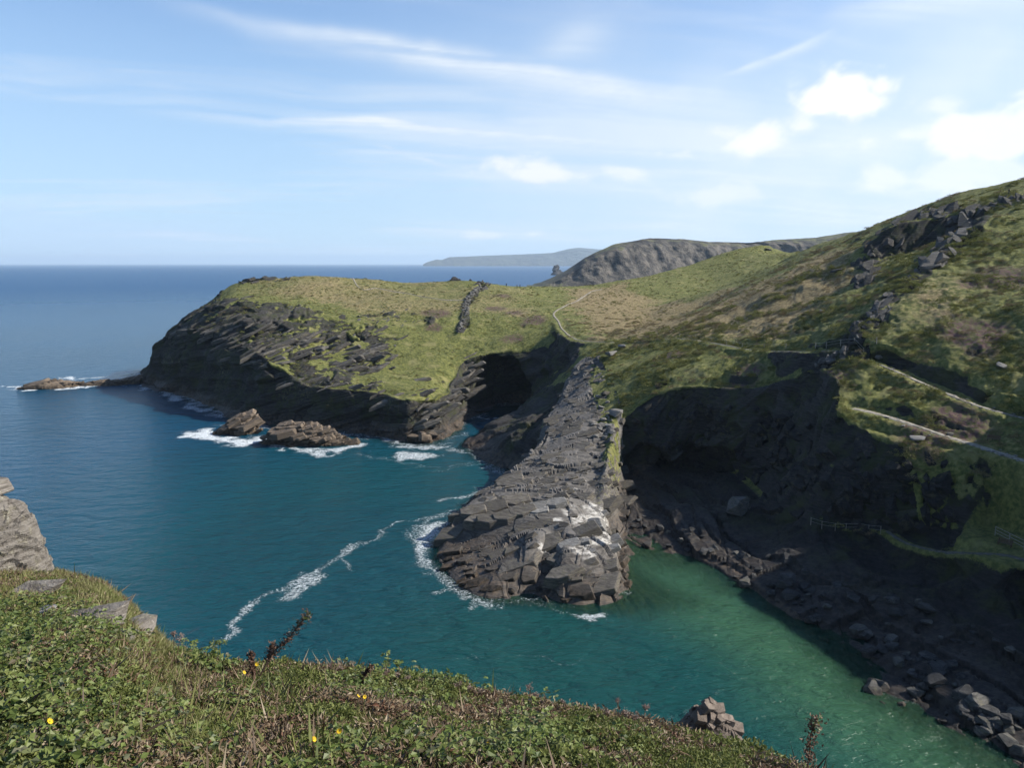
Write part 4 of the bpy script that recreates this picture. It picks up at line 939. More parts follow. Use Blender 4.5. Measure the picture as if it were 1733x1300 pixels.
# dark ribs and ledges of the shaded cliff
HILL = bpy.data.objects['hillside']
MAT_CSLAB = simple_rock_mat('cliff_slate', (.009, .0085, .0085), (.042, .038, .035), lich=.2, scale=.8, rot=(R(10), R(-40), 0))  # shade-darkened slate, matching the cliff behind
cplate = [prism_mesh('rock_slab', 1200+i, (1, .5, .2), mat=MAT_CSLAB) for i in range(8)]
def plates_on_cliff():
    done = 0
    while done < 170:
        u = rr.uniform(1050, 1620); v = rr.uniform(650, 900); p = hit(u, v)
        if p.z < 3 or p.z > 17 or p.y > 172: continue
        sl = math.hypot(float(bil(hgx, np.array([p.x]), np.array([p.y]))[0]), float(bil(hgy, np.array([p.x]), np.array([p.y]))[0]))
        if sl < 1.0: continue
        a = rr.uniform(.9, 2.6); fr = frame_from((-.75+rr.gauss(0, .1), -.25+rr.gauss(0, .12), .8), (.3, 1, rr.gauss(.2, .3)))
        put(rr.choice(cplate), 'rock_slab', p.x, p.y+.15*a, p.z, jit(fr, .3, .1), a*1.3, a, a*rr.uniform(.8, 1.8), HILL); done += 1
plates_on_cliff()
# rubble on the ridge's grassy shoulder
blk_i = 0
def loose_rock(u, v, w, mat, label, name='boulder', group=None, ms=bould_ms, flat=1.0, sink=.25, rz=None, cat='boulder', long=1.0):
    p = hit(u, v); me = rr.choice(ms).copy(); me.materials.clear(); me.materials.append(mat)
    o = add_obj(name, me, None, label=label, cat=cat, group=group)
    o.location = (p.x, p.y, p.z+w*.5*flat*(.6-sink)); o.scale = (w*.5*long, w*.5, w*.5*flat)
    o.rotation_euler = (rr.gauss(0, .2), rr.gauss(0, .2), rr.uniform(0, 6.3) if rz is None else rz); return o
loose_rock(1042, 703, 3.6, MAT_SLAB2, 'largest pale angular boulder on the grassy shoulder beside the ridge', ms=block_ms)
for u, v, w in ((1018, 690, 1.7), (1028, 682, 1.4), (1012, 702, 1.5), (1022, 712, 1.9), (1005, 685, 1.3), (1030, 722, 1.8), (1015, 728, 1.9), (1008, 740, 1.6), (1024, 742, 1.6), (1036, 733, 1.6), (1012, 672, 1.4), (1025, 668, 2.2), (1005, 720, 1.4), (1018, 757, 1.5), (1036, 750, 1.3), (1000, 668, 1.3)):
    loose_rock(u, v, w, MAT_SLAB2 if rr.random() < .5 else MAT_SLAB, 'one of the small rubble blocks heaped on the grassy shoulder of the ridge', group='rubble blocks on the shoulder of the ridge', ms=block_ms, flat=.8)
loose_rock(1009, 776, 1.3, simple_rock_mat('black_rock', (.015, .015, .016), (.05, .05, .055)), 'small black rock at the edge of the grass tuft on the ridge', ms=block_ms)
loose_rock(1035, 604, 4.2, MAT_SLAB2, 'pale flat slab lying on turf at the landward end of the ridge', name='stone_slab', ms=slab_ms, flat=1.5, cat='slab', rz=.9)
loose_rock(1052, 590, 2.2, MAT_SLAB2, 'pale stone just above the flat slab at the landward end of the ridge', name='stone_slab', ms=slab_ms, flat=2, cat='slab')

rplate = [prism_mesh('slab', 1400+i, (1.3, .6, .16), mat=MAT_SEAROCK) for i in range(6)]
for k in range(60):
    f = rr.random(); x_, y_ = np.interp(f, np.linspace(0, 1, 6), [Wp(*p_)[0] for p_ in ((38, 655), (70, 656), (110, 655), (150, 651), (190, 651), (248, 646))]), np.interp(f, np.linspace(0, 1, 6), [Wp(*p_)[1] for p_ in ((38, 655), (70, 656), (110, 655), (150, 651), (190, 651), (248, 646))])
    hz_ = float(np.interp(f, [0, .1, .25, .36, .48, .55, .7, .8, 1], [.1, 1.5, 2.9, 1.9, 1.5, .5, 1.6, 1.4, 3.0])); d_ = rr.gauss(0, 1.6); a = rr.uniform(1.1, 2.4)
    put(rr.choice(rplate), 'slab', x_, y_-1+d_, hz_*(1-.12*abs(d_))-.2, jit(frame_from((-.2, -.3, 1), (1, .05, 0)), .2, .06), a*1.2, a, a*rr.uniform(.6, 1.3), REEF)
# two rocks off the headland: stacked, tilted plates
def slab_pile(name, label, cat, cx, cy, z0, hx, hy, top_fn, n, size, mats, fr, core=.8, thick=(.8, 1.6), yaw=.3, part='slab'):
    e = bpy.data.objects.new(name, None); COL.objects.link(e); e.location = (cx, cy, z0); e['label'] = label; e['category'] = cat
    ms = [prism_mesh(part, 1300+i+int(abs(cx)), (1, .7, .26), mat=mats) for i in range(7)]
    for k in range(n):
        a = rr.uniform(0, 6.283); r_ = math.sqrt(rr.random()); x = math.cos(a)*r_; y = math.sin(a)*r_
        h = top_fn(x, y); f = rr.random()**.6 if r_ > .55 else 1.0
        s_ = size*rr.lognormvariate(0, .3)
        put(rr.choice(ms), part, cx+x*hx, cy+y*hy, z0+h*f-.15*s_, jit(fr, yaw, .08), s_*1.15, s_, s_*rr.uniform(*thick), e)
    th = np.linspace(0, 2*np.pi, 28, endpoint=False)[None, :]; s = np.linspace(0, 1, 9)[:, None]
    rad = np.clip(1.02-s, 0, 1)**.45*core; x = np.cos(th)*rad; y = np.sin(th)*rad
    z = np.array([[top_fn(float(a), float(b)) for a, b in zip(ra, rb)] for ra, rb in zip(x, y)])*np.minimum(s*1.6, 1)*.95-1.2*(1-s)
    P = np.stack([x*hx, y*hy, z], -1); P += .12*size*fbm(P+cx, size, 2)[..., None]
    rock_from('core', P.reshape(-1, 3), 9, 28, mats, False, parent=e)
    return e
g_ = Wp(394, 737)
slab_pile('sea_rock', 'smaller, blocky brown sea rock off the headland, left of the longer one', 'sea rock', g_[0]+.8, g_[1]+3.2, 0, 6.0, 3.6, lambda x, y: max(0, (4.6+2.4*x)*(1-.75*abs(x)**2.2)*(1-.5*y*y)+.2), 70, 1.5, MAT_SEAROCK, frame_from((-.40, -.30, 1), (1, .3, .3)), thick=(.45, .95), yaw=.18)
g_ = Wp(518, 755)
slab_pile('sea_rock', 'longer, low brown sea rock with ledges off the headland cliff', 'sea rock', g_[0], g_[1]+3.0, 0, 11.8, 4.2, lambda x, y: max(0, (4.6-1.6*x)*(1-.9*abs(x+.1)**2.6)*(1-.5*y*y)+.1), 120, 1.7, MAT_SEAROCK, frame_from((-.16, -.32, 1), (1, .1, .1)), thick=(.4, .9), yaw=.15)

# ------------------------------------------------------------------ boulders of the cove
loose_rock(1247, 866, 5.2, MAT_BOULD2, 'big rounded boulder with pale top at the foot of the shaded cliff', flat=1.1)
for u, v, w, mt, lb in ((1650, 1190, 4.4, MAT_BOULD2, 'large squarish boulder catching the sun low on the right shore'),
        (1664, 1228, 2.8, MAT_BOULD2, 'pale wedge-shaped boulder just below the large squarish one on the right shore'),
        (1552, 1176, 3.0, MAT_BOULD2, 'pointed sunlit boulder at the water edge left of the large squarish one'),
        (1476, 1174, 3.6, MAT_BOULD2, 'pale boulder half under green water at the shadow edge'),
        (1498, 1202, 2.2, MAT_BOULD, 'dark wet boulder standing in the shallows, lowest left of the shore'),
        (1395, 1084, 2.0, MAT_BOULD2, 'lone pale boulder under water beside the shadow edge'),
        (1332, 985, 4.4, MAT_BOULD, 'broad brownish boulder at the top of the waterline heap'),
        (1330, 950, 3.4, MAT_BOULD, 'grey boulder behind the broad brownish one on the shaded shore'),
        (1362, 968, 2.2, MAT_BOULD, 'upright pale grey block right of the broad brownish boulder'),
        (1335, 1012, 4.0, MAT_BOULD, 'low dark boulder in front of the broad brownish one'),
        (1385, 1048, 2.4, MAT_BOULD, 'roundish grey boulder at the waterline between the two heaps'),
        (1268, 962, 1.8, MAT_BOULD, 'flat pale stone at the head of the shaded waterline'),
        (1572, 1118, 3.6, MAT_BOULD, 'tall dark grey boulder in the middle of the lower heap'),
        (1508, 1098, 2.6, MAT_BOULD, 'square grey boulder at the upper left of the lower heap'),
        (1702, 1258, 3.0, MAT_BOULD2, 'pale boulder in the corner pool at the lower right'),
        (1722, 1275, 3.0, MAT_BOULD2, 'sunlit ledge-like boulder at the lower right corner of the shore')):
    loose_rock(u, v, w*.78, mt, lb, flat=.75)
occupied = []
heaps = [((1280, 960), (1400, 1040), 14, 'small dark boulder round the broad brownish one at the waterline'), ((1450, 1090), (1620, 1150), 34, 'small dark boulder of the lower heap in the shade of the right shore'), ((1500, 1165), (1733, 1240), 30, 'small boulder along the sunlit water edge of the right shore'), ((1080, 890), (1240, 930), 22, 'small dark boulder on the beach between ridge and shaded cliff'),
         ((1180, 930), (1330, 1000), 18, 'small dark boulder lining the head of the shaded waterline'), ((1400, 1000), (1733, 1120), 26, 'small dark boulder scattered on the shaded slope below the shore path'), ((1620, 1190), (1733, 1290), 16, 'small boulder in the lower right corner of the shore')]
for (u0, v0), (u1, v1), n, hlab in heaps:
    for k in range(n):
        f = rr.random(); u = u0+(u1-u0)*f+rr.uniform(-25, 25); v = v0+(v1-v0)*f+rr.uniform(-28, 28)
        g = G(u, v)
        if g[2] < -.9: continue
        w = min(rr.lognormvariate(.2, .45), 2.8)
        loose_rock(u, v, w, MAT_BOULD if rr.random() < .8 else MAT_BOULD2, hlab, group=hlab.replace('small ', 'small ').replace('boulder', 'boulders', 1), flat=rr.uniform(.55, .9))
for u, v, w in ((700, 747, 4.5), (722, 748, 5), (735, 740, 3.5), (713, 740, 3.5)): loose_rock(u, v, w, MAT_SEAROCK, 'one of the brown rocks at the foot of the buttress beside the cave', group='rocks at the foot of the cave buttress', flat=.8, sink=.1)
loose_rock(812, 699, 6, MAT_BOULD, 'dark rock bar across the floor of the cave mouth', flat=.35, long=1.6, rz=0, sink=.0)

# ------------------------------------------------------------------ crags on the hill: each a heap of tilted slabs
crag_ms = [hull_mesh('crag_block', (1.1, .6, .32), 400+i, 14, .3, .85) for i in range(6)]
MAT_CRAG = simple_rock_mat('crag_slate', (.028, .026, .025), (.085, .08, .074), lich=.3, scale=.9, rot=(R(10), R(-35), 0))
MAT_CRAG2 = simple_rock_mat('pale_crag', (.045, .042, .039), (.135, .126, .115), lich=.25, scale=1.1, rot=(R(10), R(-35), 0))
for m_ in crag_ms: m_.materials.append(MAT_CRAG)
def crag(label, line, n, size, spread, mat=MAT_CRAG, up=.35, lean=-.5, flat=(.6, 1.2), yaw=.9):
    pts = [np.array(hit(*p)) for p in line]; c = np.mean(pts, 0)
    e = bpy.data.objects.new('crag', None); COL.objects.link(e); e.location = (c[0], c[1], ground(c[0], c[1]))
    e['label'] = label; e['category'] = 'crag'; e['group'] = 'crags on the hillside'
    inv = pinv(e)
    for k in range(int(n*1.5)):
        f = rr.random()*(len(pts)-1); i = min(int(f), len(pts)-2); p = pts[i]+(pts[i+1]-pts[i])*(f-i)
        x = p[0]+rr.gauss(0, spread); y = p[1]+rr.gauss(0, spread); z = top(x, y)
        s = .62*size*rr.lognormvariate(0, .35)
        me = rr.choice(crag_ms)
        if mat is not MAT_CRAG: 
            me = CRAG2[crag_ms.index(me)]
        o = bpy.data.objects.new('rock_slab', me); COL.objects.link(o)
        o.matrix_world = Matrix.Translation((x, y, z+s*(up*rr.uniform(-.3, 1)-.18))) @ Matrix.Rotation(yaw+rr.gauss(0, .3), 4, 'Z') @ Matrix.Rotation(lean+rr.gauss(0, .2), 4, 'Y') @ Matrix.Rotation(rr.gauss(0, .2), 4, 'X') @ Matrix.Diagonal((s*1.2, s, s*rr.uniform(*flat), 1))
        o.parent = e; o.matrix_parent_inverse = inv
CRAG2 = []
for m_ in crag_ms:
    q = m_.copy(); q.materials.clear(); q.materials.append(MAT_CRAG2); CRAG2.append(q)
crag('big shaded crag breaking out below the skyline of the right hill', [(1512, 380), (1560, 370), (1620, 360), (1690, 345), (1730, 335)], 60, 3.9, 2.0, up=.12)
crag('shaded buttress hanging below the left end of the big crag', [(1500, 400), (1480, 430), (1450, 455)], 20, 2.2, 1.6, up=.1)
crag('jagged pale rib of rock stepping down from the big crag', [(1620, 400), (1595, 420), (1580, 445), (1560, 455)], 40, 2.4, 1.5, MAT_CRAG2)
crag('upright shaded rock standing alone in the slope below the big crag', [(1465, 462), (1455, 478), (1445, 490)], 12, 2.6, 1.0, up=.5)
crag('thin line of pale rocks on the spine above the path bend', [(1502, 500), (1490, 520), (1480, 540), (1470, 555)], 34, 1.6, .9, MAT_CRAG2)
crag('dark tilted slabs on the spine just above the path bend', [(1478, 545), (1462, 562), (1440, 575)], 26, 2.1, 1.0)
crag('broken rocks capping the shaded cliff where the path crosses the spine', [(1430, 598), (1412, 603), (1395, 612)], 22, 1.2, .8, MAT_CRAG2)
crag('small rocky knob on the far end of the spur skyline', [(1388, 410), (1400, 404), (1415, 398)], 14, 3.0, 1.5, up=.2)
crag('dark rocks jutting out at the left brow of the headland', [(394, 480), (410, 478), (430, 475), (455, 473)], 26, 1.8, 1.2, up=.05, lean=-.2)
crag('small dark outcrop on the headland crest right of its brow', [(470, 474), (490, 473)], 8, 1.5, 1.2, up=.25)
crag('pale scarp of rock at the top of the stone wall on the headland', [(805, 474), (815, 482), (818, 490), (800, 496)], 26, 1.7, 1.3, MAT_CRAG2)
crag('scatter of pale ledges in the headland turf below its path', [(590, 540), (640, 534), (690, 538), (650, 560), (610, 570)], 30, 1.6, 4.5, MAT_CRAG2, up=.05, lean=-.15, flat=(.3, .6))
crag('dark ledge at the end of the stepped rocks above the headland cliff', [(600, 600), (630, 600), (655, 598)], 14, 2.2, 1.0, up=.1, lean=-.2, flat=(.4, .8))
loose_rock(1300, 423, 3.2, MAT_CRAG, 'single dark boulder on the green hill behind the spur', ms=block_ms)
loose_rock(1552, 745, 2.4, MAT_SLAB2, 'pale stone on the rim just below the lower path', ms=block_ms)
loose_rock(1456, 574, 1.8, MAT_SLAB2, 'pale boulder beside the fence posts at the path bend', ms=block_ms)
loose_rock(1488, 607, 1.5, MAT_SLAB2, 'pale stone at the top of the steep path below the bend', ms=block_ms)
loose_rock(1390, 528, 1.2, MAT_SLAB2, 'small white stone in the brown grass below the crag shadow', ms=block_ms)
loose_rock(1697, 622, 2.2, MAT_SLAB2, 'pale rock on the dark slope above the upper path', ms=block_ms)
loose_rock(1607, 738, 1.4, MAT_BOULD2, 'small boulder beside the middle of the lower path', ms=block_ms)
# stone wall running down the headland
def stone_wall():
    pts = smooth_line(GL((812, 486), (800, 500), (788, 515), (789, 535), (781, 552), (778, 566)), .5)
    bm = bmesh.new()
    for k in range(240):
        p = pts[rr.randrange(len(pts))]; x = p[0]+rr.gauss(0, .55); y = p[1]+rr.gauss(0, .5); z = ground(x, y)
        q = rr.choice(block_ms); s = rr.uniform(.35, .8)
        M = Matrix.Translation((x, y, z+rr.uniform(0, .9))) @ Matrix.Rotation(rr.uniform(0, 6), 4, 'Z') @ Matrix.Diagonal((s, s, s*.7, 1))
        b0 = len(bm.verts); bm.from_mesh(q); bm.verts.ensure_lookup_table()
        for v in bm.verts[b0:]: v.co = M @ v.co
    me = bpy.data.meshes.new('dry_stone_wall'); bm.to_mesh(me); bm.free()
    add_obj('dry_stone_wall', me, MAT_SLAB2, label='tumbled dry stone wall running down the grassy headland', cat='wall')
stone_wall()

# ------------------------------------------------------------------ paths
def path_mat():
    m, t, b = material('trodden_gravel'); pos = t.new('ShaderNodeNewGeometry').outputs['Position']
    n = t.noise(pos, 1.6, 5, .65); n3 = t.noise(pos, 9, 3, .6)
    c = t.mix(t.ss(n, .35, .65), (.15, .13, .10), (.29, .265, .22)); c = t.mix(t.ss(n3, .58, .7, 0, .5), c, (.12, .10, .075))
    t.inp(b.inputs['Base Color'], c); t.inp(b.inputs['Normal'], t.bump(n3, .5, .1)); return m
MAT_PATH = path_mat(); MAT_LEDGEPATH = simple_rock_mat('ledge_stone', (.05, .047, .043), (.13, .122, .11), scale=2)  # shore path stone kept darker, with the ledge's shade in its colour
for nm, (pl, w) in PATHS.items():
    tg = np.gradient(pl, axis=0); tg /= np.linalg.norm(tg, axis=1, keepdims=True)+1e-9; nr = np.stack([tg[:, 1], -tg[:, 0]], 1)
    p3 = np.concatenate([pl, pl[:, :1]*0], 1); wv = w*(1+.7*fbm(p3, 5, 2, seed=50)+.5*fbm(p3, 1.3, 2, seed=51))
    rows = []
    for k in (-1, -.6, 0, .6, 1):
        off_ = nr*(wv*k+(.25*fbm(p3, 1.7, 2, seed=52+k) if abs(k) == 1 else 0))[:, None]; q = pl+off_
        rows.append(np.concatenate([q, (bil(HG, q[:, 0], q[:, 1])+(-.16 if abs(k) == 1 else .03)+.03*fbm(np.concatenate([q, q[:, :1]*0], 1), .8, 2))[:, None]], 1))
    P = np.stack(rows, 1); n0, n1 = P.shape[:2]; i_, j_ = np.meshgrid(np.arange(n0-1), np.arange(n1-1), indexing='ij'); a = (i_*n1+j_).ravel()
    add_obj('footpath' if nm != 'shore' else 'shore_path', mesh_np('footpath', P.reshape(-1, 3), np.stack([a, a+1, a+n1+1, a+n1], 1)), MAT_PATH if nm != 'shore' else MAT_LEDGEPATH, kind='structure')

def path_stones():
    bm = bmesh.new()
    for nm in ('upper', 'lower', 'valley'):
        pl, w_ = PATHS[nm]
        for k in range(150 if nm == 'upper' else 90):
            p_ = pl[rr.randrange(len(pl))]; x = p_[0]+rr.gauss(0, w_*1.3); y = p_[1]+rr.gauss(0, w_*1.3); s_ = rr.lognormvariate(-1.75, .45)
            M = Matrix.Translation((x, y, top(x, y)+s_*.2)) @ Matrix.Rotation(rr.uniform(0, 6), 4, 'Z') @ Matrix.Diagonal((s_, s_, s_*.6, 1)); b0 = len(bm.verts); bm.from_mesh(rr.choice(block_ms)); bm.verts.ensure_lookup_table()
            for v_ in bm.verts[b0:]: v_.co = M @ v_.co
    me = bpy.data.meshes.new('path_stones'); bm.to_mesh(me); bm.free(); add_obj('path_stones', me, MAT_SLAB2, kind='stuff', label='small loose stones strewn along the footpaths', cat='stones')
path_stones()

# ------------------------------------------------------------------ fences, benches
def solid_mat(name, col, var=.3, rough=.8, scale=12):
    m, t, b = material(name); pos = t.new('ShaderNodeTexCoord').outputs['Object']; n = t.noise(pos, scale, 4, .6)
    t.inp(b.inputs['Base Color'], t.mix(t.ss(n, .3, .7), tuple(c*(1-var) for c in col), tuple(min(c*(1+var), 1) for c in col))); b.inputs['Roughness'].default_value = rough
    return m
MAT_WOOD = solid_mat('weathered_wood', (.24, .215, .18)); MAT_DARKWOOD = solid_mat('brown_wood', (.085, .055, .038)); MAT_WIRE = solid_mat('galvanised_wire', (.32, .32, .31), rough=.5)
def bar(name, a, b, r, mat, parent, sides=6, flat=1.0):
    a = Vector(a); b = Vector(b); d = b-a; L_ = d.length
    bm = bmesh.new(); bmesh.ops.create_cone(bm, cap_ends=True, segments=sides, radius1=r, radius2=r*.92, depth=L_)
    bmesh.ops.scale(bm, vec=(1, flat, 1), verts=bm.verts)
    me = bpy.data.meshes.new(name); bm.to_mesh(me); bm.free()
    o = add_obj(name, me, mat); o.matrix_world = Matrix.Translation((a+b)/2) @ d.to_track_quat('Z', 'Y').to_matrix().to_4x4()
    if parent is not None: o.parent = parent; o.matrix_parent_inverse = pinv(parent)
    return o
def root(name, loc, label, cat, group=None):
    e = bpy.data.objects.new(name, None); COL.objects.link(e); e.location = loc; e['label'] = label; e['category'] = cat
    if group: e['group'] = group
    return e
def fence(name, pts, h, rp, rails, rrad, mp, mr, label, cat='fence'):
    e = root(name, pts[0], label, cat)
    tops = []
    for p in pts:
        bar('post', (p[0], p[1], p[2]-.3), (p[0], p[1], p[2]+h), rp, mp, e); tops.append(p)
    for f in rails:
        for a, b in zip(tops[:-1], tops[1:]): bar('rail' if rrad > .02 else 'wire', (a[0], a[1], a[2]+h*f), (b[0], b[1], b[2]+h*f), rrad, mr, e)
def gpts(n, *uv):
    P = smooth_line([hit(*p) for p in uv], .3); k = np.linspace(0, len(P)-1, n).astype(int); return [(P[i][0], P[i][1], top(P[i][0], P[i][1])) for i in k]
terrace_z = 9.0
A_ = Zp(1684, 905, 8.9); B_ = Zp(1733, 930, 8.9); dA = (B_-A_)
fence('handrail_fence', [tuple(A_+dA*k/2.0*1.0-[0, 0, .1]) for k in range(5)], 1.25, .06, (.98, .62, .3), .045, MAT_WOOD, MAT_WOOD, 'pale two-rail handrail fence on the grassy terrace at the right edge')
fence('wire_fence', gpts(7, (1372, 889), (1410, 893), (1450, 898), (1490, 904)), 1.2, .05, (.95, .5), .014, MAT_WOOD, MAT_WIRE, 'wire fence on posts along the dark ledge under the cliff')
fence('post_fence', gpts(6, (1380, 590), (1405, 590), (1436, 585), (1452, 588), (1466, 592), (1482, 600)), 1.2, .07, (.9, .45), .018, MAT_WOOD, MAT_WIRE, 'short post and wire fence at the bend of the upper path')
fence('stock_fence', gpts(7, (1150, 572), (1200, 578), (1250, 588), (1290, 590), (1330, 590)), 1.1, .05, (.9,), .012, MAT_WOOD, MAT_WIRE, 'thin wire fence beside the footpath crossing the green spur')
def bench(u, v, rz, label, mat, z=None):
    p = hit(u, v); zz = p.z if z is None else z
    e = root('bench', (p.x, p.y, zz), label, 'bench'); e.rotation_euler = (0, 0, rz)
    def box(name, c, s):
        bm = bmesh.new(); bmesh.ops.create_cube(bm, size=1); bmesh.ops.scale(bm, vec=s, verts=bm.verts); bmesh.ops.bevel(bm, geom=bm.edges[:], offset=.01, segments=1, affect='EDGES')
        me = bpy.data.meshes.new(name); bm.to_mesh(me); bm.free(); o = add_obj(name, me, mat); o.location = c; o.parent = e
    for k in range(3): box('seat_slat', (0, -.14+.15*k, .45), (1.7, .13, .045))
    for k in range(3): box('back_slat', (0, .26+.03*k, .58+.15*k), (1.7, .04, .12))
    for sx_ in (-.75, .75): box('leg', (sx_, -.14, .21), (.08, .08, .44)); box('leg', (sx_, .24, .45), (.08, .08, .92)); box('arm_rest', (sx_, .03, .66), (.09, .5, .05))
bench(1681, 748, -.7, 'dark wooden bench beside the lower path near the right edge', MAT_DARKWOOD)
tb = Zp(1700, 925, 8.95); bench(1700, 925, -.9, 'brown wooden bench in front of the handrail on the grassy terrace', MAT_DARKWOOD)

# ------------------------------------------------------------------ people far off on the headland and the hill
def person(u, v, hgt, col, rz, label, stride=.16, Yd=None):
    p = hit(u, v) if Yd is None else Vector(Dp(u, v, Yd))
    z = top(p.x, p.y)
    J = {'pelvis': (0, 0, .52), 'waist': (0, 0, .62), 'chest': (0, -.005, .75), 'neck': (0, 0, .855), 'head': (0, .012, .905), 'crown': (0, .012, .965),
         'ls': (-.105, 0, .81), 'le': (-.135, -.03, .655), 'lh': (-.125, .04, .53), 'rs': (.105, 0, .81), 're': (.135, .01, .655), 'rh': (.12, .07, .535),
         'lhip': (-.05, 0, .49), 'lk': (-.055, stride*.5, .27), 'la': (-.055, stride*.35, .03), 'lt': (-.06, stride*.35+.09, .012),
         'rhip': (.05, 0, .49), 'rk': (.055, -stride*.25, .27), 'ra': (.055, -stride*.9, .04), 'rt': (.06, -stride*.9+.085, .014)}
    rad = {'pelvis': (.082, .06), 'waist': (.075, .055), 'chest': (.095, .062), 'neck': (.03, .03), 'head': (.045, .052), 'crown': (.03, .034), 'ls': (.036,)*2, 'rs': (.036,)*2, 'le': (.026,)*2, 're': (.026,)*2, 'lh': (.02,)*2, 'rh': (.02,)*2,
           'lhip': (.054,)*2, 'rhip': (.054,)*2, 'lk': (.036,)*2, 'rk': (.036,)*2, 'la': (.024,)*2, 'ra': (.024,)*2, 'lt': (.02,)*2, 'rt': (.02,)*2}
    E = [('pelvis', 'waist'), ('waist', 'chest'), ('chest', 'neck'), ('neck', 'head'), ('head', 'crown'), ('chest', 'ls'), ('ls', 'le'), ('le', 'lh'), ('chest', 'rs'), ('rs', 're'), ('re', 'rh'), ('pelvis', 'lhip'), ('lhip', 'lk'), ('lk', 'la'), ('la', 'lt'), ('pelvis', 'rhip'), ('rhip', 'rk'), ('rk', 'ra'), ('ra', 'rt')]
    ks = list(J); me = bpy.data.meshes.new('person'); me.from_pydata([Vector(J[k])*hgt for k in ks], [(ks.index(a), ks.index(b)) for a, b in E], [])
    o = add_obj('person', me, None, label=label, cat='person', group='walkers in the distance')
    md = o.modifiers.new('skin', 'SKIN')
    for k, sv_ in zip(ks, me.skin_vertices[0].data): sv_.radius = tuple(q*hgt for q in rad[k]); sv_.use_root = (k == 'pelvis')
    o.modifiers.new('sub', 'SUBSURF').levels = 1; o.modifiers['sub'].render_levels = 1
    m, t, b = material('clothes'); s_ = t.new('ShaderNodeSeparateXYZ'); t.inp(s_.inputs[0], t.new('ShaderNodeTexCoord').outputs['Object'])
    c = t.ramp(t.m('DIVIDE', s_.outputs[2], hgt), [(0, (.02, .018, .015)), (.06, (.03, .035, .055)), (.5, (.03, .035, .055)), (.51, col), (.84, col), (.85, (.42, .27, .2)), (.92, (.42, .27, .2)), (.93, (.03, .02, .015))])
    t.n[c.node.name].color_ramp.interpolation = 'CONSTANT'; t.inp(b.inputs['Base Color'], c); me.materials.append(m)
    o.location = (p.x, p.y, z-.03); o.rotation_euler = (0, 0, rz)
person(489, 466, 1.75, (.03, .03, .035), 1.4, 'left of two walkers in dark clothes on the headland crest')
person(497, 466, 1.7, (.05, .05, .08), 1.2, 'right of two walkers in dark clothes on the headland crest')
person(857, 486, 1.75, (.03, .035, .04), .3, 'lone walker in dark clothes on the skyline right of the rocky scarp')
person(875, 488, 1.7, (.05, .03, .03), -1.2, 'left of a close pair of walkers on the dip of the skyline')
person(880, 488, 1.78, (.02, .02, .03), 1.9, 'right of a close pair of walkers on the dip of the skyline')
person(1707, 330, 1.8, (.03, .035, .03), 1.5, 'walker in dark clothes above the big crag near the right edge')
# ------------------------------------------------------------------ foreground: the cliff-top slope below the camera
EDGE = np.array([(-900, 900, 13), (-300, 930, 12), (0, 962, 11.2), (55, 967, 11), (100, 974, 10.6), (165, 992, 10), (205, 1030, 9.4), (245, 1067, 9), (265, 1092, 8.4), (300, 1122, 7.2), (370, 1140, 6.4), (480, 1143, 6.2), (560, 1146, 6.2), (650, 1158, 6.2), (700, 1168, 6.1), (760, 1178, 6.0), (850, 1197, 5.9),
                 (930, 1211, 5.7), (1000, 1228, 5.5), (1080, 1246, 5.3), (1130, 1258, 5.2), (1200, 1284, 5.0), (1270, 1302, 4.9), (1330, 1322, 4.8), (1390, 1350, 4.7), (1500, 1390, 4.5), (1733, 1460, 4.2), (2100, 1540, 3.8), (2800, 1600, 3.2)], float)
def fg_dir(u):
    ve = np.interp(u, EDGE[:, 0], EDGE[:, 1]); ye = np.interp(u, EDGE[:, 0], EDGE[:, 2])
    a = (u-CU)/F; b = -(ve-CV)/F; cp, sp = math.cos(PITCH), math.sin(PITCH)
    dx = a; dy = cp+b*sp; dz = -sp+b*cp; h = np.hypot(dx, dy)
    re = ye*h/dy; ze = EYE+dz/dy*ye
    return dx/h, dy/h, re, ze
def fg_point(u, r):
    dx, dy, re, ze = fg_dir(u)
    z0 = EYE-1.62
    t_ = np.clip((r-.8)/(re-.8), 0, 1)
    z = z0+(ze-z0)*(.35*t_+.65*t_**1.5)
    over = np.maximum(r-re, 0)
    z = z-.5*over**2/(over+.5)*2.6-.35*over
    x = dx*r; y = dy*r
    p = np.stack([x, y, 0*x], -1)
    z = z+.10*fbm(p, .9, 3, seed=80)*np.clip(r/2, 0, 1)+.22*fbm(p, 3.0, 2, seed=81)*sstep(over, 4, 0)*np.where(r < re-.6, 1, .4)
    z = z+1.6*fbm(np.stack([x, y, z*.6], -1), 5, 4, seed=82)*sstep(over, 1, 6)
    return np.stack([x, y, np.maximum(z, -6)], -1)
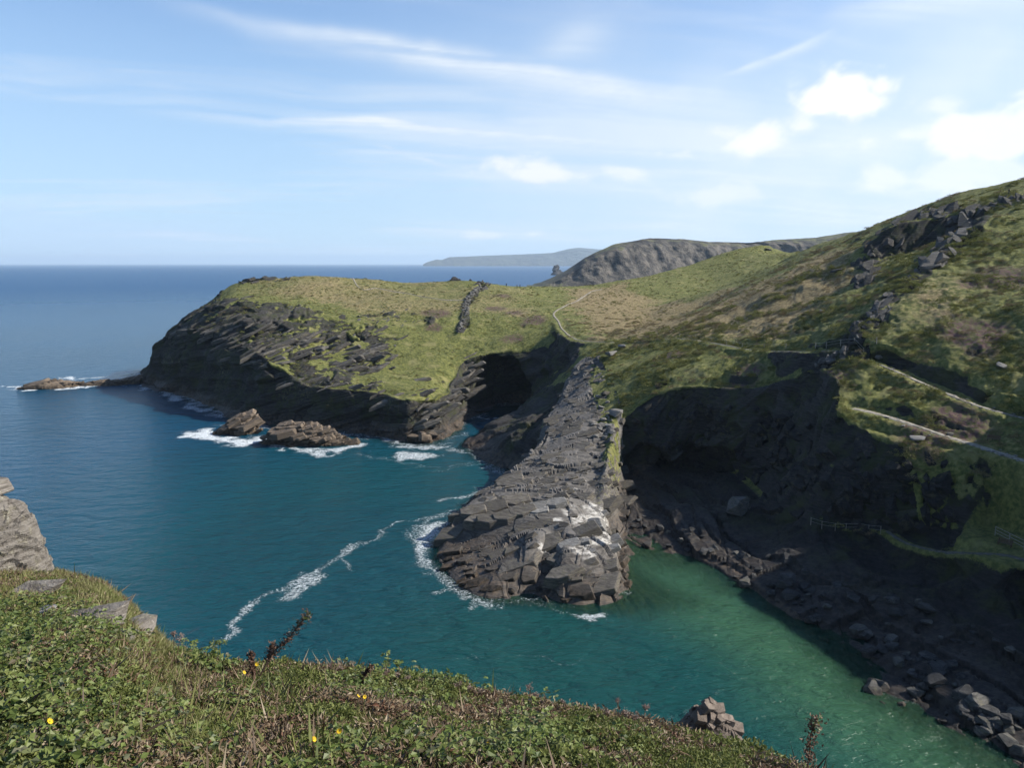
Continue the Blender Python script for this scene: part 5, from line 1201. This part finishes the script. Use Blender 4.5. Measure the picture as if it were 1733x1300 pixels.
def foreground():
    U = np.concatenate([np.arange(-900, -150, 50), np.arange(-150, 1500, 7), np.arange(1500, 2801, 50)]).astype(float)
    q = np.concatenate([np.linspace(.0, 1.25, 120), np.geomspace(1.28, 6, 60)])
    UU, Q = np.meshgrid(U, q, indexing='ij'); _, _, re, _ = fg_dir(UU)
    P = fg_point(UU, .15+re*Q)
    n0, n1 = P.shape[:2]; i_, j_ = np.meshgrid(np.arange(n0-1), np.arange(n1-1), indexing='ij'); a = (i_*n1+j_).ravel()
    me = mesh_np('cliff_top', P.reshape(-1, 3), np.stack([a, a+n1, a+n1+1, a+1], 1))
    m, t, b = material('earth_and_litter'); pos = t.new('ShaderNodeNewGeometry').outputs['Position']
    n1_ = t.noise(pos, 2.5, 5, .65); n2 = t.noise(pos, 30, 4, .65)
    c = t.mix(t.ss(n1_, .4, .62), (.055, .042, .026), (.060, .070, .024)); c = t.mix(t.ss(n2, .5, .7), c, (.13, .10, .06))
    t.inp(b.inputs['Base Color'], c); t.inp(b.inputs['Normal'], t.bump(n2, .8, .03))
    add_obj('cliff_top', me, m, kind='structure')
foreground()

# ---- plant pieces -------------------------------------------------
def leaf_mat(name, cols, trans=.3, rough=.6):
    m, t, b = material(name)
    oi = t.new('ShaderNodeObjectInfo').outputs['Random']; at = t.attr('tint')
    pos = t.new('ShaderNodeNewGeometry').outputs['Position']
    f = t.m('ADD', t.m('MULTIPLY', oi, .55), t.m('MULTIPLY', at, .45))
    c = t.ramp(f, [(i/(len(cols)-1), c) for i, c in enumerate(cols)])
    t.inp(b.inputs['Base Color'], c); b.inputs['Roughness'].default_value = rough; b.inputs['Specular IOR Level'].default_value = .3
    tl = t.new('ShaderNodeBsdfTranslucent'); t.inp(tl.inputs[0], c); mx = t.new('ShaderNodeMixShader'); mx.inputs[0].default_value = trans
    t.inp(mx.inputs[1], b.outputs[0]); t.inp(mx.inputs[2], tl.outputs[0]); t.inp(t.n['Material Output'].inputs[0], mx.outputs[0])
    return m
def leaves_np(c, d, n, l, w, fold=.25):
    """leaf quads: base c, direction d, normal n, length l, width w -> verts, tris"""
    d = d/np.linalg.norm(d, axis=1, keepdims=True); s = np.cross(d, n); s /= np.linalg.norm(s, axis=1, keepdims=True)+1e-9; n = np.cross(s, d)
    l = l[:, None]; w = w[:, None]
    V_ = np.stack([c, c+d*l*.45+s*w*.5+n*w*fold, c+d*l-n*l*.12, c+d*l*.45-s*w*.5+n*w*fold], 1).reshape(-1, 3)
    k = np.arange(len(c))*4
    return V_, np.concatenate([np.stack([k, k+1, k+2], 1), np.stack([k, k+2, k+3], 1)])
def tint_mesh(name, V_, T_, tint, mat):
    me = mesh_np(name, V_, T_, False); a = me.attributes.new('tint', 'FLOAT', 'POINT'); a.data.foreach_set('value', np.asarray(tint, np.float32)); me.materials.append(mat); return me
def rdir(n, g, up=.6):
    v = g.normal(size=(n, 3)); v[:, 2] = np.abs(v[:, 2])*up+.15; return v/np.linalg.norm(v, axis=1, keepdims=True)
def cushion(seed, n, rad, hgt, l, w, mat):
    g = np.random.default_rng(seed)
    a = g.uniform(0, 6.28, n); r = rad*np.sqrt(g.uniform(0, 1, n)); z = hgt*np.clip(1-(r/rad)**2, .1, 1)*g.uniform(.3, 1.05, n)
    c = np.stack([np.cos(a)*r, np.sin(a)*r, z], 1); d = rdir(n, g, .5)+np.stack([np.cos(a), np.sin(a), 0*a], 1)*.4; nn = rdir(n, g, 1.6)
    V_, T_ = leaves_np(c, d, nn, l*g.uniform(.6, 1.3, n), w*g.uniform(.6, 1.3, n)); return tint_mesh('sprig', V_, T_, np.repeat(g.uniform(0, 1, n), 4), mat)
def trefoil(seed, n, rad, hgt, l, mat):
    g = np.random.default_rng(seed); C, D, N, T = [], [], [], []
    for k in range(n):
        a = g.uniform(0, 6.28); r = rad*math.sqrt(g.uniform()); z = hgt*g.uniform(.35, 1)
        c = np.array((math.cos(a)*r, math.sin(a)*r, z)); nn = rdir(1, g, 2.0)[0]; h = g.uniform(0, 6.28); tn = g.uniform()
        for j in (-1.15, 0, 1.15):
            d = np.array((math.cos(h+j), math.sin(h+j), g.uniform(-.25, .25))); C.append(c); D.append(d); N.append(nn); T.append(tn)
    C, D, N = map(np.array, (C, D, N)); m_ = len(C)
    L_ = l*g.uniform(.75, 1.2, m_)
    V_, T_ = leaves_np(C, D, N, L_, L_*.72, .12); return tint_mesh('sprig', V_, T_, np.repeat(np.array(T), 4), mat)
def blades(seed, n, rad, l, w, mat, lean=.5):
    g = np.random.default_rng(seed); a = g.uniform(0, 6.28, n); r = rad*np.sqrt(g.uniform(0, 1, n))
    c = np.stack([np.cos(a)*r, np.sin(a)*r, 0*a], 1); d = g.normal(size=(n, 3))*lean; d[:, 2] = 1; L_ = l*g.uniform(.4, 1.1, n)
    nn = g.normal(size=(n, 3)); nn[:, 2] *= .3
    V_, T_ = leaves_np(c, d, nn, L_, np.full(n, w), .0); return tint_mesh('sprig', V_, T_, np.repeat(g.uniform(0, 1, n), 4), mat)
def scatter(name, meshes, pts, scl, seed, tilt=.25, label=None, cat=None):
    """one plant cover ('stuff'): a few sprig shapes instanced on points"""
    g = np.random.default_rng(seed); n = len(pts); pick = g.integers(0, len(meshes), n)
    me = bpy.data.meshes.new(name); me.vertices.add(n); me.vertices.foreach_set('co', pts.astype(np.float32).ravel())
    rot = np.stack([g.normal(0, tilt, n), g.normal(0, tilt, n), g.uniform(0, 6.28, n)], 1)
    a = me.attributes.new('rot', 'FLOAT_VECTOR', 'POINT'); a.data.foreach_set('vector', rot.astype(np.float32).ravel())
    a = me.attributes.new('scl', 'FLOAT', 'POINT'); a.data.foreach_set('value', scl.astype(np.float32))
    a = me.attributes.new('pick', 'INT', 'POINT'); a.data.foreach_set('value', pick.astype(np.int32))
    o = add_obj(name, me, None, kind='stuff', label=label, cat=cat)
    ng = bpy.data.node_groups.new(name+'_nodes', 'GeometryNodeTree'); ng.interface.new_socket('Geometry', in_out='INPUT', socket_type='NodeSocketGeometry'); ng.interface.new_socket('Geometry', in_out='OUTPUT', socket_type='NodeSocketGeometry')
    N = ng.nodes; Lk = ng.links; gi = N.new('NodeGroupInput'); go = N.new('NodeGroupOutput'); jn = N.new('GeometryNodeJoinGeometry')
    def named(nm, typ):
        q = N.new('GeometryNodeInputNamedAttribute'); q.data_type = typ; q.inputs[0].default_value = nm; return q.outputs[0]
    for i, ms in enumerate(meshes):
        src = bpy.data.objects.new('sprig', ms)
        oi = N.new('GeometryNodeObjectInfo'); oi.inputs['Object'].default_value = src; oi.inputs['As Instance'].default_value = True
        ip = N.new('GeometryNodeInstanceOnPoints'); cmp_ = N.new('FunctionNodeCompare'); cmp_.data_type = 'INT'; cmp_.operation = 'EQUAL'
        Lk.new(named('pick', 'INT'), cmp_.inputs[2]); cmp_.inputs[3].default_value = i
        Lk.new(gi.outputs[0], ip.inputs['Points']); Lk.new(cmp_.outputs[0], ip.inputs['Selection']); Lk.new(oi.outputs['Geometry'], ip.inputs['Instance'])
        Lk.new(named('rot', 'FLOAT_VECTOR'), ip.inputs['Rotation']); Lk.new(named('scl', 'FLOAT'), ip.inputs['Scale']); Lk.new(ip.outputs[0], jn.inputs[0])
    Lk.new(jn.outputs[0], go.inputs[0])
    md = o.modifiers.new('scatter', 'NODES'); md.node_group = ng
    return o
ML_GREEN = leaf_mat('small_leaves', [(.040, .052, .016), (.098, .118, .029), (.155, .172, .047), (.21, .21, .08)])
ML_BRAM = leaf_mat('bramble_leaves', [(.034, .052, .015), (.072, .102, .025), (.118, .155, .036), (.180, .205, .062), (.13, .14, .08), (.12, .085, .048)], .35, .5)
ML_DRY = leaf_mat('dry_leaves', [(.055, .035, .022), (.120, .078, .045), (.190, .140, .085), (.300, .245, .170)], .15)
ML_RED = leaf_mat('reddish_leaves', [(.075, .035, .022), (.130, .060, .035), (.150, .095, .055)], .2)
ML_GRASS = leaf_mat('grass_blades', [(.085, .105, .026), (.150, .165, .045), (.22, .21, .085), (.27, .23, .12)])
def fg_scatter():
    g = np.random.default_rng(3)
    def sample(n, qlo=.16, qhi=1.06, ulo=-260, uhi=1480):
        u = g.uniform(ulo, uhi, n*3); q = np.sqrt(g.uniform(qlo**2, qhi**2, n*3)); _, _, re, _ = fg_dir(u)
        k = g.uniform(0, 1, n*3) < (re/13)**1.2*1.6          # even cover per area, a little denser close by
        k &= (re*q > 2.0); u = u[k][:n]; q = q[k][:n]; re = re[k][:n]
        return u, q, fg_point(u, re*q)
    def patch(P, size, seed): return fbm(P*[1, 1, 0], size, 3, seed=seed)
    # low green cushions
    u, q, P = sample(26000)
    k = (patch(P, .8, 90) > -.22) & ~((u < 290) & (q > .62) & (patch(P, .5, 96) > -.1)); P = P[k]; P[:, 2] += .10*np.maximum(patch(P, .35, 98), 0)
    scatter('ground_cover', [cushion(500+i, 70, .075, .075, .017, .011, ML_GREEN) for i in range(4)], P+[0, 0, .0], g.uniform(.7, 1.2, len(P))*(1+1.1*np.maximum(patch(P, .45, 89), 0)), 1, label='low green small-leaved ground cover on the near slope', cat='ground cover')
    # bramble
    u, q, P = sample(10000)
    w = patch(P, 1.3, 91)+.55*sstep(u, 520, 0)*sstep(q, 1.0, .55)+.25*np.exp(-((u-620)/120)**2)*sstep(q, .7, .4)-.35*sstep(u, 800, 1100)
    k = (w+.75*patch(P, .28, 87) > .20) & ~((u < 290) & (q > .60)); P = P[k]; P[:, 2] += .06*np.maximum(patch(P, .3, 86), -.2)
    scatter('bramble', [trefoil(520+i, (12, 9, 8, 5)[i], .10, (.12, .16, .2, .17)[i], (.020, .027, .032, .037)[i], ML_BRAM) for i in range(4)], P, g.uniform(.65, 1.2, len(P)), 2, label='trailing green bramble leaves on the near slope', cat='bramble')
    # dry stems and dead leaves
    u, q, P = sample(15000)
    k = patch(P, .35, 92)+.4*patch(P, 1.4, 97) > .02; P = P[k]
    P[:, 2] += .05*np.maximum(patch(P, .3, 85), 0)
    scatter('dead_litter', [cushion(540+i, 34, .08, .09, .026, .010, ML_DRY) for i in range(3)]+[cushion(545, 30, .07, .08, .02, .012, ML_RED)], P, g.uniform(.7, 1.6, len(P)), 3, label='brown dead leaves and stalks among the near plants', cat='dead leaves')
    u, q, P = sample(4200)
    k = patch(P, 1.1, 93) > .05; P = P[k]
    scatter('dry_stems', [blades(555, 6, .05, .22, .0017, ML_GRASS, .6)]+[blades(560+i, 7, .05, .22, .0026, ML_DRY, 1.0) for i in range(3)], P, g.uniform(.5, 1.25, len(P)), 4, label='thin straw-coloured dry stems on the near slope', cat='dry stems')
    # grass on the mound at the left and along the edge
    u, q, P = sample(26000, .45, 1.05, -300, 340)
    scatter('grass', [blades(580+i, 30, .07, .11, .0035, ML_GRASS, .8) for i in range(3)], P, g.uniform(.5, 1.3, len(P)), 5, label='short grass on the mound at the left', cat='grass')
    u, q, P = sample(9000, .5, 1.04, 300, 1480)
    k = patch(P, .8, 94) > -.05; P = P[k]
    scatter('grass', [blades(590+i, 18, .05, .11, .0028, ML_GRASS, .8) for i in range(3)], P, g.uniform(.4, 1.1, len(P)), 6, label='wispy grass along the edge of the near slope', cat='grass')
fg_scatter()
def tube(bm, pts, r0, r1, sides=5):
    prev = None
    for i, p in enumerate(pts):
        p = Vector(p); d = Vector(pts[min(i+1, len(pts)-1)])-Vector(pts[max(i-1, 0)]); d.normalize()
        a = d.orthogonal().normalized(); b = d.cross(a); r = r0+(r1-r0)*i/(len(pts)-1)
        ring = [bm.verts.new(p+(a*math.cos(6.283*k/sides)+b*math.sin(6.283*k/sides))*r) for k in range(sides)]
        if prev:
            for k in range(sides): bm.faces.new((prev[k], prev[(k+1) % sides], ring[(k+1) % sides], ring[k]))
        prev = ring
def canes():
    # arching bramble canes and bare twigs, too tangled to count
    bm = bmesh.new(); g = random.Random(77)
    for k in range(130):
        u = g.uniform(-150, 1250); q = g.uniform(.32, .97); _, _, re, _ = fg_dir(np.array([u]))
        if re[0]*q < 1.8: continue
        b = Vector(fg_point(np.array([u]), re*q)[0]); a = g.uniform(0, 6.28); L_ = g.uniform(.15, .5); h = g.uniform(.06, .22); sx_, sy_ = math.cos(a)*L_, math.sin(a)*L_*.6
        e = Vector(fg_point(np.array([u]), re*q)[0])+Vector((sx_, sy_, 0))
        tube(bm, [b+Vector((sx_*t_, sy_*t_, h*4*t_*(1-t_)*(1.2-.4*t_)-.1*t_+g.gauss(0, .006))) for t_ in (0, .2, .4, .6, .8, 1)], .0032, .0012, 4)
    me = bpy.data.meshes.new('bramble_canes'); bm.to_mesh(me); bm.free()
    add_obj('bramble_canes', me, solid_mat('cane', (.16, .10, .065), .5, scale=3), kind='stuff', label='tangle of arching brown canes and twigs on the near slope', cat='canes')

canes()

# ---- single plants that stand up against the water -----------------
MAT_STALK = solid_mat('dry_stalk', (.13, .085, .055), scale=40); MAT_GSTEM = solid_mat('green_stem', (.10, .13, .035), scale=40); MAT_SEED = leaf_mat('seed_cluster', [(.05, .028, .02), (.10, .055, .036), (.17, .11, .07)], .1)
MAT_YELL = solid_mat('yellow_petal', (.55, .36, .015), .3); MAT_UMB = leaf_mat('umbel', [(.14, .09, .075), (.24, .17, .14), (.32, .25, .20)], .2); MAT_GHEAD = leaf_mat('green_umbel', [(.12, .14, .03), (.2, .23, .06), (.28, .28, .1)], .2)
def at_edge(u, v, Y): return Vector(Dp(u, v, Y))
def stem_obj(name, pts, r0, r1, mat, parent):
    bm = bmesh.new(); tube(bm, [Vector(p)-parent.location for p in pts], r0, r1); me = bpy.data.meshes.new(name); bm.to_mesh(me); bm.free()
    return add_obj(name, me, mat, parent)
def leaf_cluster(name, centres, n, rad, l, w, mat, parent, seed):
    g = np.random.default_rng(seed); C = np.repeat(np.array([list(Vector(c)-parent.location) for c in centres]), n, 0); C = C+g.normal(0, rad, C.shape)
    d = g.normal(size=C.shape); nn = g.normal(size=C.shape); m_ = len(C)
    V_, T_ = leaves_np(C, d, nn, l*g.uniform(.5, 1.2, m_), w*g.uniform(.5, 1.2, m_)); me = tint_mesh(name, V_, T_, np.repeat(g.uniform(0, 1, m_), 4), mat); return add_obj(name, me, None, parent)
def lerp_pts(uvs, Y, n):
    P = smooth_line([Vector((*p, 0)) for p in uvs], 4); k = np.linspace(0, len(P)-1, n).astype(int); return [at_edge(P[i][0], P[i][1], Y) for i in k]
def stalk(label, uvs, Y, lump, seed, head=True, green_tip=True, r=.007):
    pts = lerp_pts(uvs, Y, 12); e = root('dock_plant', pts[0], label, 'plant', 'tall dry stalks on the near slope')
    stem_obj('stem', pts, r, r*.5, MAT_STALK, e)
    leaf_cluster('seed_head', pts[4:], 34, lump*1.5, .024, .016, MAT_SEED, e, seed)
    if green_tip: leaf_cluster('leaf', pts[-2:], 18, lump*1.1, .03, .02, ML_BRAM, e, seed+1)
stalk('tall dry seed stalk with a green tip leaning right against the water', [(440, 1145), (462, 1105), (485, 1085), (503, 1062), (518, 1044)], 5.2, .011, 700)
stalk('short upright brown stalk beside the leaning green-tipped one', [(452, 1130), (458, 1105), (462, 1092)], 5.3, .009, 702, green_tip=False)
stalk('thick bare broken stalk left of the leaning green-tipped one', [(430, 1150), (426, 1125), (424, 1106)], 5.1, .005, 704, green_tip=False, r=.012)
stalk('tall bushy brown stalk rising at the lower right edge', [(1362, 1325), (1370, 1275), (1372, 1245), (1382, 1218)], 4.4, .013, 706)
stalk('dark upright stalk standing on the mound at the left', [(160, 1012), (165, 1000), (168, 990)], 9.6, .014, 708, green_tip=False)
stalk('dark stalk behind the two middle yellow flowers', [(612, 1185), (613, 1160), (618, 1142), (628, 1128)], 5.6, .004, 710, green_tip=False, r=.004)
def umbel(u, v, vb, Y, seed, label, mat, du=0, rad=.022):
    pts = lerp_pts([(u-du, vb), (u-du*.5, (v+vb)/2), (u, v)], Y, 6); e = root('umbel_plant', pts[0], label, 'plant', 'umbel plants along the edge of the slope')
    stem_obj('stem', pts, .0028, .0018, MAT_GSTEM if mat is MAT_GHEAD else MAT_STALK, e)
    g = random.Random(seed); heads = []
    for k in range(9):
        h = pts[-1]+Vector((g.gauss(0, rad), g.gauss(0, rad), abs(g.gauss(.012, .008)))); heads.append(h); stem_obj('spoke', [pts[-1]-Vector((0, 0, .02)), h], .0012, .0008, MAT_STALK, e)
    leaf_cluster('flower_head', heads, 10, .006, .013, .009, mat, e, seed)
ORD = 'first second third fourth fifth sixth seventh eighth ninth tenth eleventh twelfth thirteenth fourteenth fifteenth sixteenth seventeenth eighteenth nineteenth twentieth twenty-first'.split()
umbel(372, 1088, 1180, 4.9, 720, 'tall green-headed umbel plant in front of the foam trail', MAT_GHEAD, -4, .02)
umbel(305, 1082, 1125, 5.6, 721, 'slender dry umbel leaning over the edge left of the green-headed one', MAT_UMB, 8)
umbel(293, 1075, 1120, 5.6, 722, 'slightly shorter dry umbel, leftmost over the water', MAT_UMB, -3, .012)
for i, (u, v) in enumerate(((560, 1128), (575, 1133), (655, 1140), (672, 1146), (690, 1150), (708, 1157), (735, 1166), (776, 1160), (795, 1166), (812, 1172), (822, 1174), (896, 1166), (905, 1180), (918, 1192), (952, 1192), (988, 1204), (1028, 1208), (1046, 1190), (1058, 1210), (1076, 1214), (1092, 1200))):
    umbel(u, v, v+38, float(np.interp(u, EDGE[:, 0], EDGE[:, 2]))-.25, 730+i, ORD[i]+' small dry umbel, counted from the left, along the edge of the near slope', MAT_UMB, rr.uniform(-5, 5), rr.uniform(.010, .018))
def flower(u, v, Y, label):
    p = at_edge(u, v, Y-.22); e = root('yellow_flower', p-Vector((0, 0, .10)), label, 'flower', 'yellow flowers on the near slope')
    stem_obj('stem', [p-Vector((.01, 0, .10)), p-Vector((.004, 0, .05)), p], .0022, .0016, MAT_GSTEM, e)
    bm = bmesh.new()
    for k in range(11):
        a = k*6.283/11; ex = Vector((.80, .45, -.40)); ey = Vector((-.10, .75, .65)); ez = Vector((.59, -.48, .65)); rx = Matrix.Rotation(u*.37 % 1.6-.8, 3, 'X') @ Matrix.Rotation(u*.53 % 1.6-.8, 3, 'Z'); ex, ey, ez = rx @ ex, rx @ ey, rx @ ez; d = ex*math.cos(a)+ey*math.sin(a)+ez*.3; s = (ey*math.cos(a)-ex*math.sin(a))*.004; q = Vector((0, 0, .10))
        v_ = [bm.verts.new(q+d*.002), bm.verts.new(q+d*.008+s*.8), bm.verts.new(q+d*.0135), bm.verts.new(q+d*.008-s*.8)]; bm.faces.new(v_)
    me = bpy.data.meshes.new('petals'); bm.to_mesh(me); bm.free(); add_obj('petals', me, MAT_YELL, e)
for u, v, Y, lb in ((84, 1222, 2.9, 'yellow flower low among the brambles at the far left'), (435, 1125, 4.9, 'yellow flower at the foot of the broken stalk'), (413, 1139, 4.8, 'yellow flower just below left of the one at the broken stalk'),
        (606, 1179, 4.6, 'left of two yellow flowers in the middle of the slope'), (617, 1180, 4.6, 'right of two yellow flowers in the middle of the slope'), (825, 1260, 3.9, 'single yellow flower on the slope left of the pinnacle rock'), (830, 1294, 3.6, 'yellow flower at the bottom edge below the single one'),
        (773, 1297, 3.5, 'yellow flower at the bottom edge, second from the right'), (531, 1252, 3.4, 'yellow flower among brambles at the lower middle'), (574, 1238, 3.5, 'small yellow flower right of the one among the lower middle brambles')):
    flower(u, v, Y, lb)

# ---- rocks close to the camera --------------------------------------
fr_near = frame_from((-.42, .15, 1), (1, .2, .4))
MAT_LEDGE = simple_rock_mat('lichened_slate', (.085, .072, .060), (.255, .230, .200), lich=.35, scale=7, rot=(R(-8), R(-22), 0), pale=.3)
p = Dp(-75, 1035, 9.0); ptop = Dp(-75, 846, 9.0)
big_rock('rock_ledge', p[0], p[1]+.2, p[2]-.1, mound(.92, .9, (ptop[2]-p[2]+.1)/.88, seed=.4, flat=.22, lobes=.06), n=150, ring=260, fr=fr_near, sc=.10, amp=.75, seed=41, mat=MAT_LEDGE, warpa=.25, label='pale layered slate ledge at the left edge above the grass mound', cat='rock')
o = add_obj('rock_slab', prism_mesh('rock_slab', 81, (.66, .5, .10), 6), MAT_LEDGE, label='thin overhanging slate slab above the layered ledge at the left edge', cat='rock'); o.location = Dp(-65, 833, 9.3); o.rotation_euler = (0, R(-7), .3)
for u, v, w, fl, mt, lb in ((52, 1020, .55, .5, MAT_LEDGE, 'grey flat slab at the foot of the layered ledge'), (62, 1052, .30, .6, simple_rock_mat('quartz', (.22, .21, .20), (.42, .40, .38), scale=9), 'white quartz lump below the flat slab on the left mound'), (30, 1068, .22, .6, bpy.data.materials['quartz'], 'smaller white quartz lump left of the larger one'),
        (150, 1068, .55, .5, MAT_LEDGE, 'grey layered stone in the turf of the mound'), (215, 1075, .50, .5, MAT_LEDGE, 'grey layered stone near the outer edge of the mound'), (190, 1092, .30, .4, MAT_LEDGE, 'lowest grey stone on the near side of the mound')):
    _, _, re, ze = fg_dir(np.array([float(u)])); best = min((abs((lambda P_: CV-F*((P_[2]-EYE)*math.cos(PITCH)+P_[1]*math.sin(PITCH))/(P_[1]*math.cos(PITCH)-(P_[2]-EYE)*math.sin(PITCH)))(fg_point(np.array([float(u)]), re*q)[0])-v), q) for q in np.linspace(.3, 1, 60))
    P_ = fg_point(np.array([float(u)]), re*best[1])[0]
    o = add_obj('stone', hull_mesh('stone', (1, .7, .6), 800+u, 24, .25, .6), mt, label=lb, cat='stone'); o.location = P_+[0, 0, w*.14]; o.scale = (w*.62, w*.55, w*fl*.6); o.rotation_euler = (.2, -.3, rr.uniform(-.5, .5))
MAT_PINN = simple_rock_mat('brown_slate', (.085, .065, .052), (.230, .185, .150), scale=4, rot=(R(20), R(-40), 0))
pt = Dp(1192, 1198, 15.5)
PINN = big_rock('rock_pinnacle', pt[0]+.15, pt[1]+.2, pt[2]-6.0, mound(3.1, 2.4, 6.0/.88, seed=2.6, flat=.66, lobes=.06), n=150, ring=150, fr=frame_from((.5, -.3, 1), (1, .5, 0)), sc=.26, amp=.9, seed=51, mat=MAT_PINN, warpa=.4, label='brown rock pinnacle poking up behind the edge of the near slope', cat='rock')
pblk = [prism_mesh('block', 1500+i, (1, .7, .3), mat=MAT_PINN) for i in range(7)]
for k in range(170):
    a = rr.uniform(0, 6.283); r_ = .58*rr.random()**.7; x_ = math.cos(a)*r_; y_ = math.sin(a)*r_; s_ = .14*rr.lognormvariate(0, .35)
    zz = 6.0/.88*(1-r_**(1/.66)-.12)
    put(rr.choice(pblk), 'block', pt[0]+.15+x_*3.1, pt[1]+.2+y_*2.4, pt[2]-6.0+zz-.06, jit(frame_from((.5, -.3, 1), (1, .5, 0)), .4, .12), s_*1.3, s_, s_*rr.uniform(.7, 1.5), PINN)

# ------------------------------------------------------------------ tussocks and scrub on the hill
ML_SCRUB = leaf_mat('scrub', [(.055, .066, .018), (.118, .130, .034), (.185, .182, .054), (.24, .21, .085)], .25, .8)
ML_SCRUBD = leaf_mat('dry_scrub', [(.09, .068, .034), (.165, .128, .066), (.24, .195, .105)], .15, .8)
def hill_scatter(name, label, n, box, dens, sz, meshes, seed, zmin=6):
    g = np.random.default_rng(seed); x = g.uniform(box[0], box[1], n); y = g.uniform(box[2], box[3], n)
    p = np.stack([x, y, 0*x], -1); sl = np.hypot(bil(hgx, x, y), bil(hgy, x, y)); z = bil(HG, x, y)
    pd = np.full(n, 1e9)
    for nm, (pl, w) in PATHS.items(): pd = np.minimum(pd, dist_line(x, y, pl[::4])-w)
    k = ((sl < .80) | ((x > 57) & (y < 122) & (z > 9.5) & (sl < 2.2))) & ~in_poly(x, y, TERR) & (z > zmin) & (pd > .5) & (np.abs(x/y) < .72) & ~in_poly(x, y, prom_poly) & (fbm(p, 7, 3, seed=seed) + .5*fbm(p, 2.5, 2, seed=seed+1) > dens)
    P = np.stack([x, y, z], -1)[k]
    cl2 = fbm(np.stack([P[:, 0], P[:, 1], P[:, 2]*1.6], -1), 2.6, 3, seed=8)
    tz = sstep(P[:, 0], 30, 60)*sstep(P[:, 1], 210, 170)
    P[:, 2] += (.24+.42*tz)*cl2+.55*fbm(P, 16, 3, seed=1)-.12
    scatter(name, meshes, P, sz*g.lognormal(0, .35, len(P)), seed, .15, label=label, cat='scrub')
tus = [cushion(900+i, 90, .55, .42, .24, .075, ML_SCRUB) for i in range(4)]
tusd = [cushion(910+i, 80, .55, .36, .26, .05, ML_SCRUBD) for i in range(3)]
hill_scatter('heath_scrub', 'dark green tussocks and heath covering the right hillside', 17000, (15, 135, 95, 215), .0, .9, tus, 95)
hill_scatter('dry_tussock', 'straw-brown grass tussocks on the spur and right hillside', 9000, (15, 150, 95, 260), .06, 1.0, tusd, 97)
hill_scatter('turf_tuft', 'short turf tufts on the headland and valley', 16000, (-110, 120, 210, 385), -.05, .62, tus[:2]+tusd[:1], 99)

# ------------------------------------------------------------------ sea air
def haze():
    bm = bmesh.new(); bmesh.ops.create_cube(bm, size=1); bmesh.ops.scale(bm, vec=(122000, 61500, 470), verts=bm.verts); bmesh.ops.translate(bm, vec=(0, 30250, 235-7.5), verts=bm.verts)
    me = bpy.data.meshes.new('haze'); bm.to_mesh(me); bm.free()
    m = bpy.data.materials.new('sea_haze'); m.use_nodes = True; t = NT(m.node_tree); t.n.remove(t.n['Principled BSDF'])
    v = t.new('ShaderNodeVolumePrincipled'); v.inputs['Density'].default_value = 4.2e-5; v.inputs['Color'].default_value = (.62, .80, 1.0, 1); v.inputs['Anisotropy'].default_value = .1
    t.inp(t.n['Material Output'].inputs['Volume'], v.outputs[0])
    add_obj('haze', me, m, kind='stuff')
haze()
